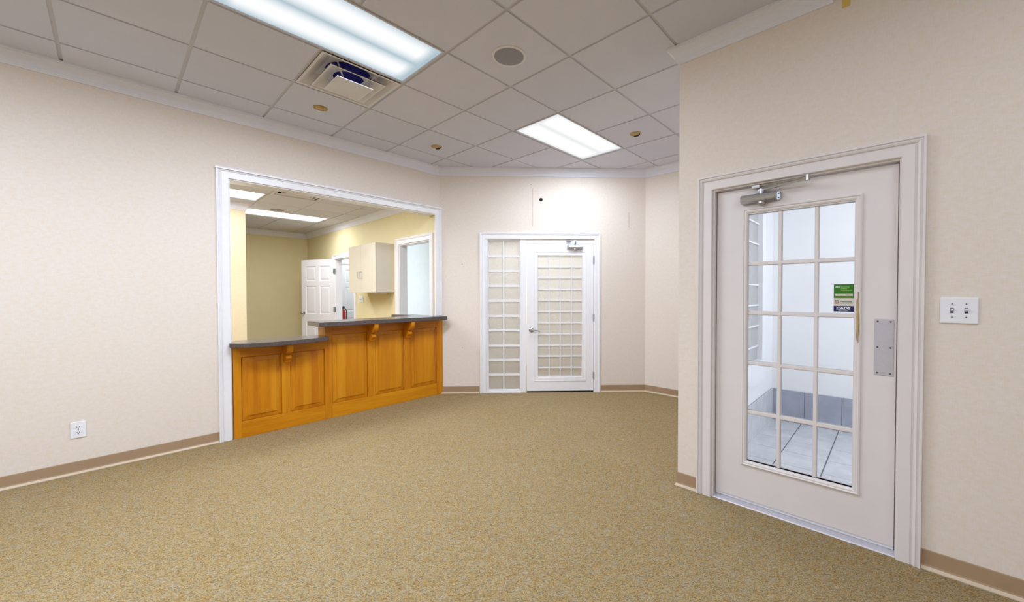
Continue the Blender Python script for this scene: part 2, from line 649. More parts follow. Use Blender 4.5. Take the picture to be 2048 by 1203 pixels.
CASING = [(0, 0), (0, -0.012), (0.004, -0.017), (0.05, -0.017), (0.054, -0.011), (0.058, -0.011), (0.062, -0.02), (0.07, -0.024), (0.074, -0.018),
          (0.078, -0.018), (0.081, -0.026), (0.09, -0.026), (0.09, 0)]


def casing(root, xl, xr, zt, mat='trim', wid=1.0, right=True, zb_l=0.0, zb_r=0.0):
    """moulded casing round an opening, mitred; local frame of the wall"""
    P = [(a * wid, d) for a, d in CASING]
    b = MB()
    b.loft([[(xl - a, d, zb_l) for a, d in P], [(xl - a, d, zt + a) for a, d in P]])
    b.build('casing', mat, root)
    if right:
        b = MB()
        b.loft([[(xr + a, d, zb_r) for a, d in P], [(xr + a, d, zt + a) for a, d in P]])
        b.build('casing', mat, root)
    b = MB()
    b.loft([[(xl - a, d, zt + a) for a, d in P], [(xr + a, d, zt + a) for a, d in P]])
    b.build('casing', mat, root)


CROWN = [(0, -0.105), (0.010, -0.105), (0.012, -0.094), (0.016, -0.09), (0.018, -0.082), (0.022, -0.078), (0.023, -0.068), (0.027, -0.054),
         (0.034, -0.041), (0.044, -0.03), (0.055, -0.022), (0.06, -0.02), (0.061, -0.014), (0.068, -0.012), (0.068, 0.0), (0, 0.0)]


def crown(name, Fm, s0, s1, z, a0=0.0, a1=0.0, mat='crown'):
    """crown moulding on a wall from s0 to s1; a0/a1 = run of the mitre per unit of projection"""
    b = MB()
    b.loft([[(s0 + a0 * d, -d, z + h) for d, h in CROWN], [(s1 - a1 * d, -d, z + h) for d, h in CROWN]])
    return struct(b.build(name, mat, None, Fm))


def baseboard(name, Fm, s0, s1, a0=0.0, a1=0.0):
    P = [(0, 0.016), (0.008, 0.016), (0.005, 0.024), (0.004, 0.09), (0.0025, 0.094), (0, 0.094)]
    b = MB()
    b.loft([[(s0 + a0 * d, -d, h) for d, h in P], [(s1 - a1 * d, -d, h) for d, h in P]])
    o = struct(b.build(name, 'base', None, Fm))
    P = [(0, 0.0), (0.018, 0.0), (0.018, 0.004), (0.012, 0.012), (0.007, 0.017), (0, 0.017)]
    b = MB()
    b.loft([[(s0 + a0 * d, -d, h) for d, h in P], [(s1 - a1 * d, -d, h) for d, h in P]])
    b.build('base_toe', 'toe', o)
    return o


# ------------------------------------------------------------------ floors
b = MB(); b.box(-3.9, 7.2, -3.9, 10.2, -0.06, 0.0)
struct(b.build('floor', 'carpet'))

vf = MB(); vf.box(XD + 0.13, 4.9, -1.4, 0.96, 0.0, 0.003)
vfloor = struct(vf.build('floor_vestibule', 'grout'))
y = 0.997
while y > -1.2:
    x = 4.78
    while x > 2.85:
        x0, x1, y0, y1 = max(x - 0.305, XD + 0.135), x, max(y - 0.307, -1.35), min(y, 0.955)
        if x1 - x0 > 0.03 and y1 - y0 > 0.03:
            t_ = MB(); t_.box(x0 + 0.0025, x1 - 0.0025, y0 + 0.004, y1 - 0.004, 0.003, 0.007)
            t_.build('tile', 'ftile', vfloor, bevel=0.001, seg=1)
        x -= 0.305
    y -= 0.307

# ------------------------------------------------------------------ main room walls
S_LK = -1.1367   # corner left/back on the back wall
S_KS = 1.6624    # corner back/small right on the back wall
XC = 2.9916      # the same corner on the left wall
YC = 2.5251      # the same corner on the small wall (y)
MI = 1 / math.tan(math.radians(67.5))

OP = (0.743, 2.917, 0.0, 2.405)       # reception opening in the left wall
wall_with_holes('wall_left', F_L, XB, OP[1], 0, HC, 0.15, 'wall', [OP])
wall_with_holes('wall_left_end', F_L, OP[1], XC + 0.02, 0, HC, 0.012, 'wall')
KO = (-0.518, 0.960, 0.0, 2.089)
wall_with_holes('wall_back', F_K, S_LK, S_KS, 0, HC, 0.14, 'wall', [KO])
wall_with_holes('wall_recess', F_S, -YC, -1.112, 0, HC, 0.12, 'wall')
DO = (-0.885, 0.020, 0.0, 2.024)
wall_with_holes('wall_right', F_D, -1.112, -YB, 0, HC, 0.13, 'wall', [DO])
F_E = frame((0, 1.112, 0), (0, -1, 0))          # closes the recess, seen from the recess
wall_with_holes('wall_recess_side', F_E, -XS - 0.12, -XD - 0.0005, 0, HC, 0.012, 'wall', [(-4.272, -3.05, 0.70, 2.20)])
wall_with_holes('wall_rear', frame((0, YB, 0), (0, -1, 0)), -XD - 0.1, -XB, 0, HC, 0.1, 'wall')
wall_with_holes('wall_far_left', frame((XB, 0, 0), (-1, 0, 0)), YB, YL, 0, HC, 0.1, 'wall')

# crown moulding
crown('trim_1', F_L, XB, XC, HC, 0, MI)
crown('trim_2', F_K, S_LK, S_KS, HC, MI, MI)
crown('trim_3', F_S, -YC, -1.112, HC, MI, 1)
crown('trim_4', F_D, -1.112, -0.26, HC, -1, 0)
crown('trim_5', F_E, -XS, -XD, HC, 1, -1)

# baseboards
baseboard('baseboard_left', F_L, XB, OP[0] - 0.092)
baseboard('baseboard_back_left', F_K, S_LK + 0.01, KO[0] - 0.092)
baseboard('baseboard_back_right', F_K, KO[1] + 0.09, S_KS, 0, MI)
baseboard('baseboard_recess', F_S, -YC, -1.112, MI, 1)
baseboard('baseboard_right_end', F_D, -1.112, DO[0] - 0.092, -1, 0)
baseboard('baseboard_right', F_D, DO[1] + 0.092, -YB)
baseboard('baseboard_recess_side', F_E, -XS, -XD, 1, -1)

# ------------------------------------------------------------------ main ceiling
def clip(poly, n, c):
    """keep the part of a polygon where p.n <= c"""
    out = []
    for i in range(len(poly)):
        a, q = poly[i], poly[(i + 1) % len(poly)]
        da, dq = a[0] * n[0] + a[1] * n[1] - c, q[0] * n[0] + q[1] * n[1] - c
        if da <= 0:
            out.append(a)
        if da * dq < 0:
            t = da / (da - dq)
            out.append((a[0] + (q[0] - a[0]) * t, a[1] + (q[1] - a[1]) * t))
    return out


def room_clip(p):
    for n, c in (((0, 1), YL - 0.001), ((NK.x, NK.y), DK - 0.001), ((1, 0), XS - 0.001), ((-1, 0), -XB), ((0, -1), -YB)):
        p = clip(p, n, c)
        if len(p) < 3:
            return []
    return p


b = MB(); b.box(XB - 0.1, XS + 0.1, YB - 0.1, YL + 0.12, HC + 0.14, HC + 0.2)
ceil = struct(b.build('ceiling', 'slab'))
NEAR_L = (1, 3, 2, 3)     # j0, j1, i0, i1 of the troffers
FAR_L = (5, 7, 2, 3)
VENT = (2, 3, 1, 2)
skip = {(1, 2), (2, 2), (5, 2), (6, 2), (2, 1)}
G = 0.010
hole_tile = {}
for i in range(-1, 13):
    for j in range(-6, 9):
        if (j, i) in skip:
            continue
        x0, x1, y1, y0 = tx(j), tx(j + 1), ty(i), ty(i + 1)
        if x0 > XD - 0.02 and y1 < 1.112:
            continue
        p = room_clip([(x0 + G, y0 + G), (x1 - G, y0 + G), (x1 - G, y1 - G), (x0 + G, y1 - G)])
        if x1 > XD and y0 < 1.112:
            if y1 > 1.2 and x0 > XD - 0.05:
                p = clip(p, (0, -1), -1.113)
            elif y1 <= 1.112 + 0.05:
                p = clip(p, (1, 0), XD - 0.001)
        if len(p) < 3:
            continue
        b = MB()
        b.prism(p, HC, HC + 0.012)
        b.build('ceiling_tile', 'tile', ceil, bevel=0.002, seg=1)
# grid tees
TW = 0.012
for j in range(-5, 10):
    x = tx(j)
    ylo = YB if x < XD else 1.113
    for y0, y1 in (((ylo, ty(3)), (ty(2), 5)) if j in (2, 6) else ((ylo, 5),)):
        p = room_clip([(x - TW, y0), (x + TW, y0), (x + TW, y1), (x - TW, y1)])
        if len(p) > 2:
            b = MB(); b.prism(p, HC + 0.0075, HC + 0.0125); b.build('grid_tee', 'tee', ceil)
for i in range(-1, 13):
    yy = ty(i)
    p = room_clip([(XB, yy - TW), (6, yy - TW), (6, yy + TW), (XB, yy + TW)])
    if yy < 1.112:
        p = clip(p, (1, 0), XD)
    if len(p) > 2:
        b = MB(); b.prism(p, HC + 0.0078, HC + 0.0122); b.build('grid_tee', 'tee', ceil)


def troffer(name, label, x0, x1, y0, y1, z, lens, power, col, lamp_dz=0.012, X=I4):
    M = X @ Matrix.Translation(((x0 + x1) / 2, (y0 + y1) / 2, z))
    t = thing(name, label, 'ceiling light', M)
    hl, hw = (x1 - x0) / 2 - 0.012, (y1 - y0) / 2 - 0.012
    b = MB()
    f = 0.012
    b.box(-hl, hl, -hw, -hw + f, 0.0, 0.03); b.box(-hl, hl, hw - f, hw, 0.0, 0.03)
    b.box(-hl, -hl + f, -hw + f, hw - f, 0.0, 0.03); b.box(hl - f, hl, -hw + f, hw - f, 0.0, 0.03)
    b.build('frame', 'tee', t)
    b = MB(); b.box(-hl + f, hl - f, -hw + f, hw - f, 0.008, 0.012); b.build('lens', lens, t)
    b = MB(); b.box(-hl + 0.003, hl - 0.003, -hw + 0.003, hw - 0.003, 0.03, 0.11); b.build('housing', 'metalw', t)
    area(name + '_lamp', X @ Vector(((x0 + x1) / 2, (y0 + y1) / 2, z - lamp_dz)), 2 * hl - 0.05, 2 * hw - 0.05, power, col)
    return t


troffer('ceiling_light', 'large fluorescent ceiling panel with bluish streaks, beside the square air vent', tx(1), tx(3), ty(3), ty(2), HC, 'lensn', PW, COOL)
troffer('ceiling_light', 'fluorescent ceiling panel over the back, between two small tan recessed spots', tx(5), tx(7), ty(3), ty(2), HC, 'lensf', PW * 0.55, COOL)


def vent(name, label, x0, x1, y0, y1, z, hole=True):
    """square step-down diffuser: nested pyramids below a round duct"""
    M = Matrix.Translation(((x0 + x1) / 2, (y0 + y1) / 2, z))
    t = thing(name, label, 'air vent', M)
    h = (x1 - x0) / 2 - 0.012
    sq = lambda r, zz: [(-r, -r, zz), (r, -r, zz), (r, r, zz), (-r, r, zz)]
    b = MB()
    b.loft([sq(h, 0.0), sq(h - 0.018, 0.0), sq(h - 0.105, 0.07), sq(h - 0.105, 0.078), sq(h, 0.006)], cap=False)
    b.poly(sq(h - 0.105, 0.072))
    b.build('outer_cone', 'metalw', t)
    b = MB(); b.lathe([(0.166, 0.071), (0.166, 0.0705), (0.001, 0.0705), (0.001, 0.071)], 40)
    b.build('duct_opening', 'navy', t)
    b = MB()
    b.loft([sq(0.208, -0.018), sq(0.196, -0.018), sq(0.118, 0.030), sq(0.118, 0.034), sq(0.124, 0.034), sq(0.208, -0.012)], cap=False)
    n = 32
    ci = [(0.112 * math.cos(2 * PI * (k + 0.5) / n + PI), 0.112 * math.sin(2 * PI * (k + 0.5) / n + PI), 0.031) for k in range(n)]
    sr = [(c[0] / max(abs(c[0]), abs(c[1])) * 0.12, c[1] / max(abs(c[0]), abs(c[1])) * 0.12, 0.031) for c in ci]
    b.loft([sr, ci], cap=False)
    b.build('middle_cone', 'metalw', t)
    b = MB()
    b.loft([sq(0.136, -0.044), sq(0.136, -0.048), sq(0.130, -0.048), sq(0.045, -0.036), sq(0.040, -0.036)], cap=False)
    b.poly(sq(0.040, -0.036)); b.poly(sq(0.136, -0.0435))
    b.build('inner_plate', 'metalw', t)
    b = MB()
    for a in range(4):
        c, q = math.cos(PI / 4 + a * PI / 2), math.sin(PI / 4 + a * PI / 2)
        b.tube([(0.04 * c, 0.04 * q, -0.04), (0.11 * c, 0.11 * q, 0.0), (0.2 * c, 0.2 * q, 0.07)], 0.006, 6)
    b.build('bracket', 'metalw', t)
    b = MB(); b.cyl((0, 0, -0.039), (0, 0, -0.035), 0.005); b.build('screw', 'screw', t)
    return t


vent('ceiling_vent', 'square stepped air vent with dark round duct, beside the near light panel', tx(2), tx(3), ty(2), ty(1), HC)


def round_plate(name, label, cat, x, y, z, parts, group=None, X=I4):
    t = thing(name, label, cat, X @ Matrix.Translation((x, y, z)), group)
    for nm, prof, mat, n in parts:
        MB().lathe(prof, n).build(nm, mat, t, smooth=True)
    return t


round_plate('ceiling_speaker', 'round grey speaker grille in the main ceiling', 'speaker', 1.929, 2.038, HC,
            [('rim', [(0.124, 0.0), (0.124, -0.003), (0.116, -0.006), (0.105, -0.005), (0.104, -0.002), (0.104, 0.0)], 'metalw', 48),
             ('grille', [(0.1045, 0.0), (0.1045, -0.004), (0.07, -0.0075), (0.001, -0.0085), (0.001, 0.0)], 'grille', 48)])


def spot(label, x, y, mat, ang, lit):
    t = thing('recessed_spot', label, 'spotlight', Matrix.Translation((x, y, HC)) @ Matrix.Rotation(ang, 4, 'Z'))
    MB().lathe([(0.060, 0.0), (0.060, -0.003), (0.055, -0.0055), (0.047, -0.004), (0.046, 0.0)], 40).build('trim_ring', mat, t, smooth=True)
    b = MB()
    # eyeball turned to one side inside the ring
    n = 28
    rings = []
    for k in range(8):
        a = k / 7 * PI / 2
        rings.append([(0.0455 * math.cos(a) * math.cos(2 * PI * i / n), 0.0455 * math.cos(a) * math.sin(2 * PI * i / n), -0.012 * math.sin(a) - 0.0005) for i in range(n)])
    rings[-1] = [(0.001 * math.cos(2 * PI * i / n), 0.001 * math.sin(2 * PI * i / n), -0.0125) for i in range(n)]
    b.loft(rings)
    o = b.build('eyeball', mat, t, smooth=True)
    b = MB()
    pts = []
    for k in range(13):
        a = -1.05 + 2.1 * k / 12
        pts.append((0.0445 * math.sin(a), -0.0445 * math.cos(a)))
    for k in range(13):
        a = 1.0 - 2.0 * k / 12
        pts.append((0.040 * math.sin(a), -0.026 * math.cos(a) - 0.002))
    b.prism(pts, -0.0165, -0.004)
    b.build('slot_or_lit_lip', 'pale' if lit else 'dark', t)
    return t


spot('polished brass recessed spot with bright lower lip, next to the square vent', 1.306, 3.863, 'brass', PI - 0.33, True)
spot('small tan recessed spot in the ceiling above the reception opening', 2.538, 3.89, 'tan', 1.65, False)
spot('small tan recessed spot between the far light panel and the recess wall', 3.75, 2.03, 'tan', 1.4, False)

# ------------------------------------------------------------------ reception opening
op = struct(empty('window_1', F_L), 'wide white cased opening above the wooden counter')
casing(op, OP[0], OP[1], OP[3], 'trim', 1.03, True, 0.0, 1.058)
b = MB()
jt = 0.008
b.box(OP[0], OP[0] + jt, 0, 0.15, 0, OP[3]); b.build('jamb', 'trim', op)
b = MB(); b.box(OP[0] + jt, OP[1], 0, 0.15, OP[3] - jt, OP[3]); b.build('head_jamb', 'trim', op)
b = MB()
b.prism([(0.0, 2.482), (-0.034, 2.482), (-0.034, 2.492), (-0.03, 2.5), (-0.026, 2.504), (0, 2.504)], OP[0] - 0.1, OP[1] + 0.108, 'x')
b.build('cap_moulding', 'trim', op)

# ------------------------------------------------------------------ counter
FY = -0.022       # front face of the panelling, proud of the wall plane
ct = thing('reception_counter', 'stepped honey-coloured wooden counter front with raised panels', 'counter', F_L)


def board(name, x0, x1, z0, z1, mat, y0=FY, y1=0.0, bev=0.0015):
    b = MB(); b.box(x0, x1, y0, y1, z0, z1)
    return b.build(name, mat, ct, bevel=bev, seg=1)


XQ = 2.994
ZL, ZH = 0.898, 1.055
TL_, TH_ = 0.040, 0.046
board('stile', 0.755, 0.814, 0, ZL - TL_ - 0.001, 'woodv')
board('stile', 1.141, 1.215, 0.153, 0.756, 'woodv')
board('stile', 1.539, 1.612, 0.0, ZH - TH_ - 0.001, 'woodv')
board('stile', 2.0, 2.085, 0.153, 0.906, 'woodv')
board('stile', 2.458, 2.546, 0.153, 0.906, 'woodv')
board('stile', 2.922, XQ, 0.0, ZH - TH_ - 0.001, 'woodv')
board('rail', 0.814, 1.539, 0, 0.153, 'woodh')
board('rail', 1.612, 2.922, 0, 0.153, 'woodh')
board('rail', 0.814, 1.539, 0.756, ZL - TL_ - 0.001, 'woodh')
board('rail', 1.612, 2.922, 0.906, ZH - TH_ - 0.001, 'woodh')


def raised_panel(x0, x1, z0, z1):
    b = MB()
    r = lambda i, y: [(x0 + i, y, z0 + i), (x1 - i, y, z0 + i), (x1 - i, y, z1 - i), (x0 + i, y, z1 - i)]
    b.loft([r(0, FY + 0.019), r(0.004, FY + 0.019), r(0.005, FY + 0.013), r(0.046, FY + 0.003), r(0.0465, FY - 0.0015), r(0.049, FY - 0.002)], cap=False)
    b.poly(r(0.049, FY - 0.002))
    b.poly(r(0, FY + 0.02)[::-1])
    b.build('panel', 'woodv', ct)


for a in ((0.814, 1.141, 0.153, 0.756), (1.215, 1.539, 0.153, 0.756), (1.612, 2.0, 0.153, 0.906), (2.085, 2.458, 0.153, 0.906), (2.546, 2.922, 0.153, 0.906)):
    raised_panel(*a)
# carcass behind
b = MB(); b.box(0.756, 1.539, 0.0, 0.18, 0, ZL - TL_ - 0.001); b.build('carcass', 'woodv', ct)
b = MB(); b.box(1.539, 2.906, 0.0, 0.17, 0, ZH - TH_ - 0.001); b.build('carcass', 'woodv', ct)
# scribe strip on the back wall side of the corner
b = MB()
pc = [(XQ, FY), (XQ + 0.018, FY - 0.006), (XQ + 0.024, FY), (XQ + 0.006, -0.002), (XQ, -0.002)]
b.prism(pc, 0, ZH - TH_ - 0.001); b.build('scribe_strip', 'woodv', ct)


def corbel(x0, x1, zt, h, d):
    """scrolled bracket: outline in the depth/height plane"""
    pts = [(0, 0), (-d, 0), (-d, -0.14 * h)]
    for k in range(9):                       # upper belly
        a = k / 8 * PI / 2
        pts.append((-d + 0.34 * d * (1 - math.cos(a)), -0.14 * h - 0.34 * h * math.sin(a)))
    pts += [(-0.66 * d, -0.50 * h), (-0.62 * d, -0.53 * h)]
    for k in range(9):                       # lower hook
        a = k / 8 * PI
        pts.append((-0.44 * d - 0.2 * d * math.sin(a) , -0.55 * h - 0.36 * h * k / 8))
    pts += [(-0.5 * d, -0.95 * h), (-0.46 * d, -1.0 * h), (0, -1.0 * h)]
    b = MB()
    b.prism([(FY + y, zt + z) for y, z in pts], x0, x1, 'x')
    b.build('corbel', 'woodv', ct, bevel=0.004, seg=2)


corbel(1.152, 1.202, ZL - TL_ - 0.001, 0.185, 0.155)
corbel(2.002, 2.050, ZH - TH_ - 0.001, 0.20, 0.18)
corbel(2.456, 2.504, ZH - TH_ - 0.001, 0.20, 0.18)

# low countertop with a bowed front edge
lt = thing('low_countertop', 'lower grey-brown countertop with a bowed front edge', 'countertop', F_L)
front = [(0.738, -0.083), (0.79, -0.145), (0.85, -0.197), (0.95, -0.225), (1.063, -0.235), (1.19, -0.226), (1.323, -0.202), (1.44, -0.16), (1.525, -0.123), (1.546, -0.112), (1.556, -0.098), (1.556, -0.085)]
pts = [(0.722, -0.028), (0.722, -0.075), (0.727, -0.083)] + front + [(1.556, -0.027), (1.532, -0.027), (1.532, 0.178), (0.752, 0.178), (0.752, -0.028)]
b = MB(); b.prism(pts, ZL - TL_, ZL); b.build('slab', 'counter', lt, bevel=0.004, seg=2)

# high countertop, with its return leg along the reception wall
ht = thing('high_countertop', 'raised grey-brown countertop on the taller part of the counter', 'countertop', F_L)
pts = [(1.43, 0.083), (1.43, -0.19), (1.45, -0.215), (2.965, -0.205), (2.975, -0.195), (3.0, -0.03), (2.912, -0.03), (2.912, 0.014), (2.926, 0.014), (2.926, 0.76), (2.69, 0.76), (2.725, 0.21), (2.70, 0.185), (1.45, 0.185), (1.43, 0.165)]
b = MB(); b.prism(pts, ZH - TH_, ZH); b.build('slab', 'counter', ht, bevel=0.004, seg=2)
b = MB(); b.box(2.74, 2.925, 0.19, 0.73, 0.0, ZH - TH_ - 0.001); b.build('return_base', 'cab', ct)

# ------------------------------------------------------------------ electrical plates
def outlet():
    t = thing('wall_outlet', 'white duplex outlet low on the left wall', 'outlet', at(F_L, -0.1765, 0, 0.330))
    b = MB(); b.box(-0.039, 0.039, -0.007, 0, -0.061, 0.061); b.build('plate', 'white', t, bevel=0.003)
    for dz in (0.021, -0.021):
        b = MB()
        b.prism([(0.0165 * math.cos(a), max(-0.0135, min(0.0135, 0.0165 * math.sin(a))) + dz) for a in [k * PI / 12 for k in range(24)]], -0.0085, -0.0065, 'y')
        r = b.build('receptacle', 'white', t)
        b = MB()
        b.box(-0.0075, -0.0045, -0.0092, -0.0084, dz - 0.003, dz + 0.0055)
        b.box(0.0045, 0.0075, -0.0092, -0.0084, dz - 0.002, dz + 0.0045)
        b.lathe([(0.0028, -0.0092), (0.0028, -0.0084)], 12, 'y', (0, 0, dz - 0.008))
        b.build('slot', 'dark', r)
    b = MB(); b.lathe([(0.003, -0.0085), (0.003, -0.0065)], 12, 'y'); b.build('screw', 'screw', t)


outlet()


def switch_plate(name, label, M, w_, h_, n, gang=0.046):
    t = thing(name, label, 'light switch', M)
    b = MB(); b.box(-w_ / 2, w_ / 2, -0.0075, 0, -h_ / 2, h_ / 2); b.build('plate', 'white', t, bevel=0.003)
    for k in range(n):
        x = (k - (n - 1) / 2) * gang
        b = MB(); b.box(x - 0.0055, x + 0.0055, -0.0088, -0.0072, -0.0125, 0.0125); b.build('slot', 'ink', t)
        b = MB(); b.prism([(-0.006, -0.006), (-0.0185, 0.001), (-0.0185, 0.009), (-0.006, 0.009)], x - 0.0038, x + 0.0038, 'x'); b.build('toggle', 'white', t, bevel=0.0008, seg=1)
        for dz in (0.031, -0.031):
            b = MB(); b.lathe([(0.003, -0.0086), (0.003, -0.0072)], 12, 'y', (x, 0, dz)); b.build('screw', 'screw', t)
    return t


switch_plate('light_switch', 'white double light switch beside the glazed door', at(F_D, 0.2265, 0, 1.267), 0.123, 0.122, 2)
switch_plate('light_switch', 'white triple light switch below the wall cabinet', at(F_R, -7.037, 0, 1.253), 0.165, 0.118, 3, 0.045)

# ------------------------------------------------------------------ back wall: sidelight and door with small panes
dk = struct(empty('door_1', F_K), 'white frame with a narrow sidelight and a door of small obscured panes')
casing(dk, KO[0], KO[1], KO[3], 'trim', 0.88)
def bar(name, root, x0, x1, y0, y1, z0, z1, mat='trim', bev=0.0):
    b = MB(); b.box(x0, x1, y0, y1, z0, z1)
    return b.build(name, mat, root, bevel=bev, seg=1)


bar('jamb', dk, KO[0], KO[0] + 0.022, 0.0, 0.14, 0, KO[3])
bar('jamb', dk, KO[1] - 0.010, KO[1], 0.0, 0.14, 0, KO[3])
bar('head_jamb', dk, KO[0] + 0.022, -0.049, 0.0, 0.14, KO[3] - 0.008, KO[3])
bar('transom_rail', dk, -0.049, KO[1] - 0.010, 0.006, 0.14, 2.029, KO[3])
bar('mullion', dk, -0.049, 0.031, 0.004, 0.14, 0, 2.089, 'trim', 0.002)
bar('sill', dk, KO[0] + 0.022, -0.049, 0.0, 0.14, 0.0, 0.018)
# sidelight: stop frame, bars and textured panes
sx0, sx1, sz0, sz1 = -0.482, -0.062, 0.044, 2.068
st = bar('glazing_stop', dk, KO[0] + 0.022, sx0, 0.012, 0.06, 0.018, KO[3] - 0.008, 'trim', 0.004)
bar('glazing_stop', dk, sx1, -0.049, 0.012, 0.06, 0.018, KO[3] - 0.008, 'trim', 0.003)
bar('glazing_stop', dk, sx0, sx1, 0.012, 0.06, 0.018, sz0, 'trim', 0.004)
bar('glazing_stop', dk, sx0, sx1, 0.012, 0.06, sz1, KO[3] - 0.008, 'trim', 0.003)
zrows = [2.068, 1.859, 1.657, 1.454, 1.251, 1.045, 0.850, 0.640, 0.445, 0.243, 0.044]
xm = -0.280
b = MB(); b.box(xm - 0.008, xm + 0.008, 0.018, 0.052, sz0, sz1); b.build('muntin', 'trim', dk)
for z in zrows[1:-1]:
    b = MB(); b.box(sx0, xm - 0.008, 0.024, 0.052, z - 0.015, z + 0.015); b.box(xm + 0.008, sx1, 0.024, 0.052, z - 0.015, z + 0.015)
    b.build('muntin', 'trim', dk)
for k in range(10):
    zt, zb = zrows[k] - (0.015 if k else 0), zrows[k + 1] + (0.015 if k < 9 else 0)
    for xa, xb in ((sx0, xm - 0.008), (xm + 0.008, sx1)):
        b = MB(); b.box(xa, xb, 0.034, 0.040, zb, zt); b.build('pane', 'tglass', dk)

# door leaf
leaf = empty('leaf', I4); leaf.parent = dk
lx0, lx1, lz0, lz1 = 0.035, 0.946, 0.020, 2.026
gx0, gx1, gz0, gz1 = 0.187, 0.790, 0.217, 1.866
ly0, ly1 = 0.006, 0.050
bar('stile', leaf, lx0, gx0, ly0, ly1, lz0, lz1, 'trim')
bar('stile', leaf, gx1, lx1, ly0, ly1, lz0, lz1, 'trim')
bar('rail', leaf, gx0, gx1, ly0, ly1, lz0, gz0, 'trim')
bar('rail', leaf, gx0, gx1, ly0, ly1, gz1, lz1, 'trim')


def molding_frame(name, root, x0, x1, z0, z1, wd, prof, mat):
    """mitred applied moulding: prof = list of (inset 0..1 of width from the outer edge, y)"""
    b = MB()
    r = lambda i, y: [(x0 + i, y, z0 + i), (x1 - i, y, z0 + i), (x1 - i, y, z1 - i), (x0 + i, y, z1 - i)]
    b.loft([r(a * wd, y) for a, y in prof], cap=False)
    return b.build(name, mat, root)


molding_frame('glass_moulding', leaf, 0.132, 0.846, 0.150, 1.925, 0.057, [(0, ly0), (0.04, ly0 - 0.006), (0.14, ly0 - 0.007), (0.3, ly0 - 0.002), (0.75, ly0 - 0.001), (0.9, ly0 - 0.005), (1, ly0 + 0.002), (1, ly0 + 0.024)], 'trim')
pz = [1.866, 1.712, 1.562, 1.408, 1.255, 1.105, 0.950, 0.797, 0.644, 0.494, 0.335, 0.217]
px = [gx0, 0.340, 0.492, 0.645, gx1]
for x in px[1:-1]:
    bar('muntin', leaf, x - 0.007, x + 0.007, 0.016, 0.045, gz0, gz1)
for z in pz[1:-1]:
    b = MB()
    for xa, xb in zip(px[:-1], px[1:]):
        b.box(xa + (0.007 if xa > gx0 else 0), xb - (0.007 if xb < gx1 else 0), 0.018, 0.045, z - 0.009, z + 0.009)
    b.build('muntin', 'trim', leaf)
for r_ in range(11):
    zt, zb = pz[r_] - (0.009 if r_ else 0), pz[r_ + 1] + (0.009 if r_ < 10 else 0)
    for k in range(4):
        xa, xb = px[k] + (0.007 if k else 0), px[k + 1] - (0.007 if k < 3 else 0)
        b = MB(); b.box(xa, xb, 0.028, 0.033, zb, zt); b.build('pane', 'tglass', leaf)
# lever
hn = empty('lever_handle', Matrix.Translation((0.097, ly0, 0.856))); hn.parent = dk
hn.matrix_world = F_K @ Matrix.Translation((0.097, ly0, 0.856))
MB().lathe([(0.034, 0.0), (0.034, -0.006), (0.028, -0.012), (0.016, -0.016), (0.012, -0.04), (0.001, -0.042)], 28, 'y').build('rose', 'chrome', hn, smooth=True)
MB().tube([(0, -0.04, 0), (0.03, -0.046, 0.002), (0.06, -0.047, 0.0), (0.085, -0.045, -0.008), (0.105, -0.042, -0.02), (0.118, -0.04, -0.022)], [0.011, 0.0095, 0.008, 0.007, 0.006, 0.005], 10).build('lever', 'chrome', hn, smooth=True)
for z in (1.807, 1.022, 0.230):
    b = MB(); b.cyl((0.951, -0.004, z - 0.05), (0.951, -0.004, z + 0.05), 0.007, n=12)
    b.box(0.940, 0.951, 0.0, 0.006, z - 0.048, z + 0.048); b.build('hinge', 'alu', dk)
# closer (far door)
cl = empty('door_closer', I4); cl.parent = dk
b = MB()
b.prism([(-0.004, 1.958), (-0.03, 1.957), (-0.046, 1.966), (-0.052, 1.982), (-0.046, 1.998), (-0.03, 2.006), (-0.004, 2.005)], 0.604, 0.792, 'x')
b.build('body', 'alu', cl, bevel=0.003, smooth=True)
b = MB(); b.box(0.584, 0.604, -0.02, -0.004, 1.962, 2.003); b.build('end_bracket', 'alu', cl, bevel=0.003)
MB().lathe([(0.022, 0.006), (0.022, -0.012), (0.012, -0.02), (0.001, -0.021)], 20, 'z', (0.690, -0.026, 1.960)).build('knob', 'chrome', cl, smooth=True)
MB().cyl((0.690, -0.03, 2.0), (0.690, -0.03, 2.03), 0.011).build('spindle', 'alu', cl)
MB().tube([(0.690, -0.03, 2.026), (0.70, -0.06, 2.036), (0.665, -0.16, 2.05)], 0.008, 8).build('arm', 'alu', cl)
MB().tube([(0.665, -0.16, 2.052), (0.62, -0.06, 2.066), (0.60, -0.015, 2.062)], 0.006, 8).build('arm', 'alu', cl)
b = MB(); b.box(0.575, 0.635, -0.012, 0.004, 2.054, 2.074); b.build('foot', 'alu', cl, bevel=0.003)
b = MB(); b.box(lx0, lx1, 0.012, 0.06, 0.0, 0.016); b.build('threshold_or_gap', 'dark', dk)  # black strip paints the dark gap under the leaf

# hole and nail marks in the back wall
wh = thing('wall_hole', 'round black hole in the wall above the far white door', 'hole', at(F_K, 0.230, 0, 2.622))
MB().lathe([(0.023, -0.0015), (0.023, 0.01), (0.001, 0.01), (0.001, -0.0012)], 32, 'y').build('bore', 'dark', wh)
for lab, s_, z_ in (('small nail hole high on the back wall under the crown', 0.095, 2.827), ('upper small nail hole beside the far sidelight', -0.836, 1.747), ('lower small nail hole beside the far sidelight', -0.838, 0.618)):
    MB().lathe([(0.0045, -0.001), (0.0045, 0.004), (0.001, 0.004)], 10, 'y').build('nail_hole', 'ink', None, at(F_K, s_, 0, z_))
    tag(bpy.data.objects[[o.name for o in COL.objects if o.name.startswith('nail_hole')][-1]], lab, 'hole')
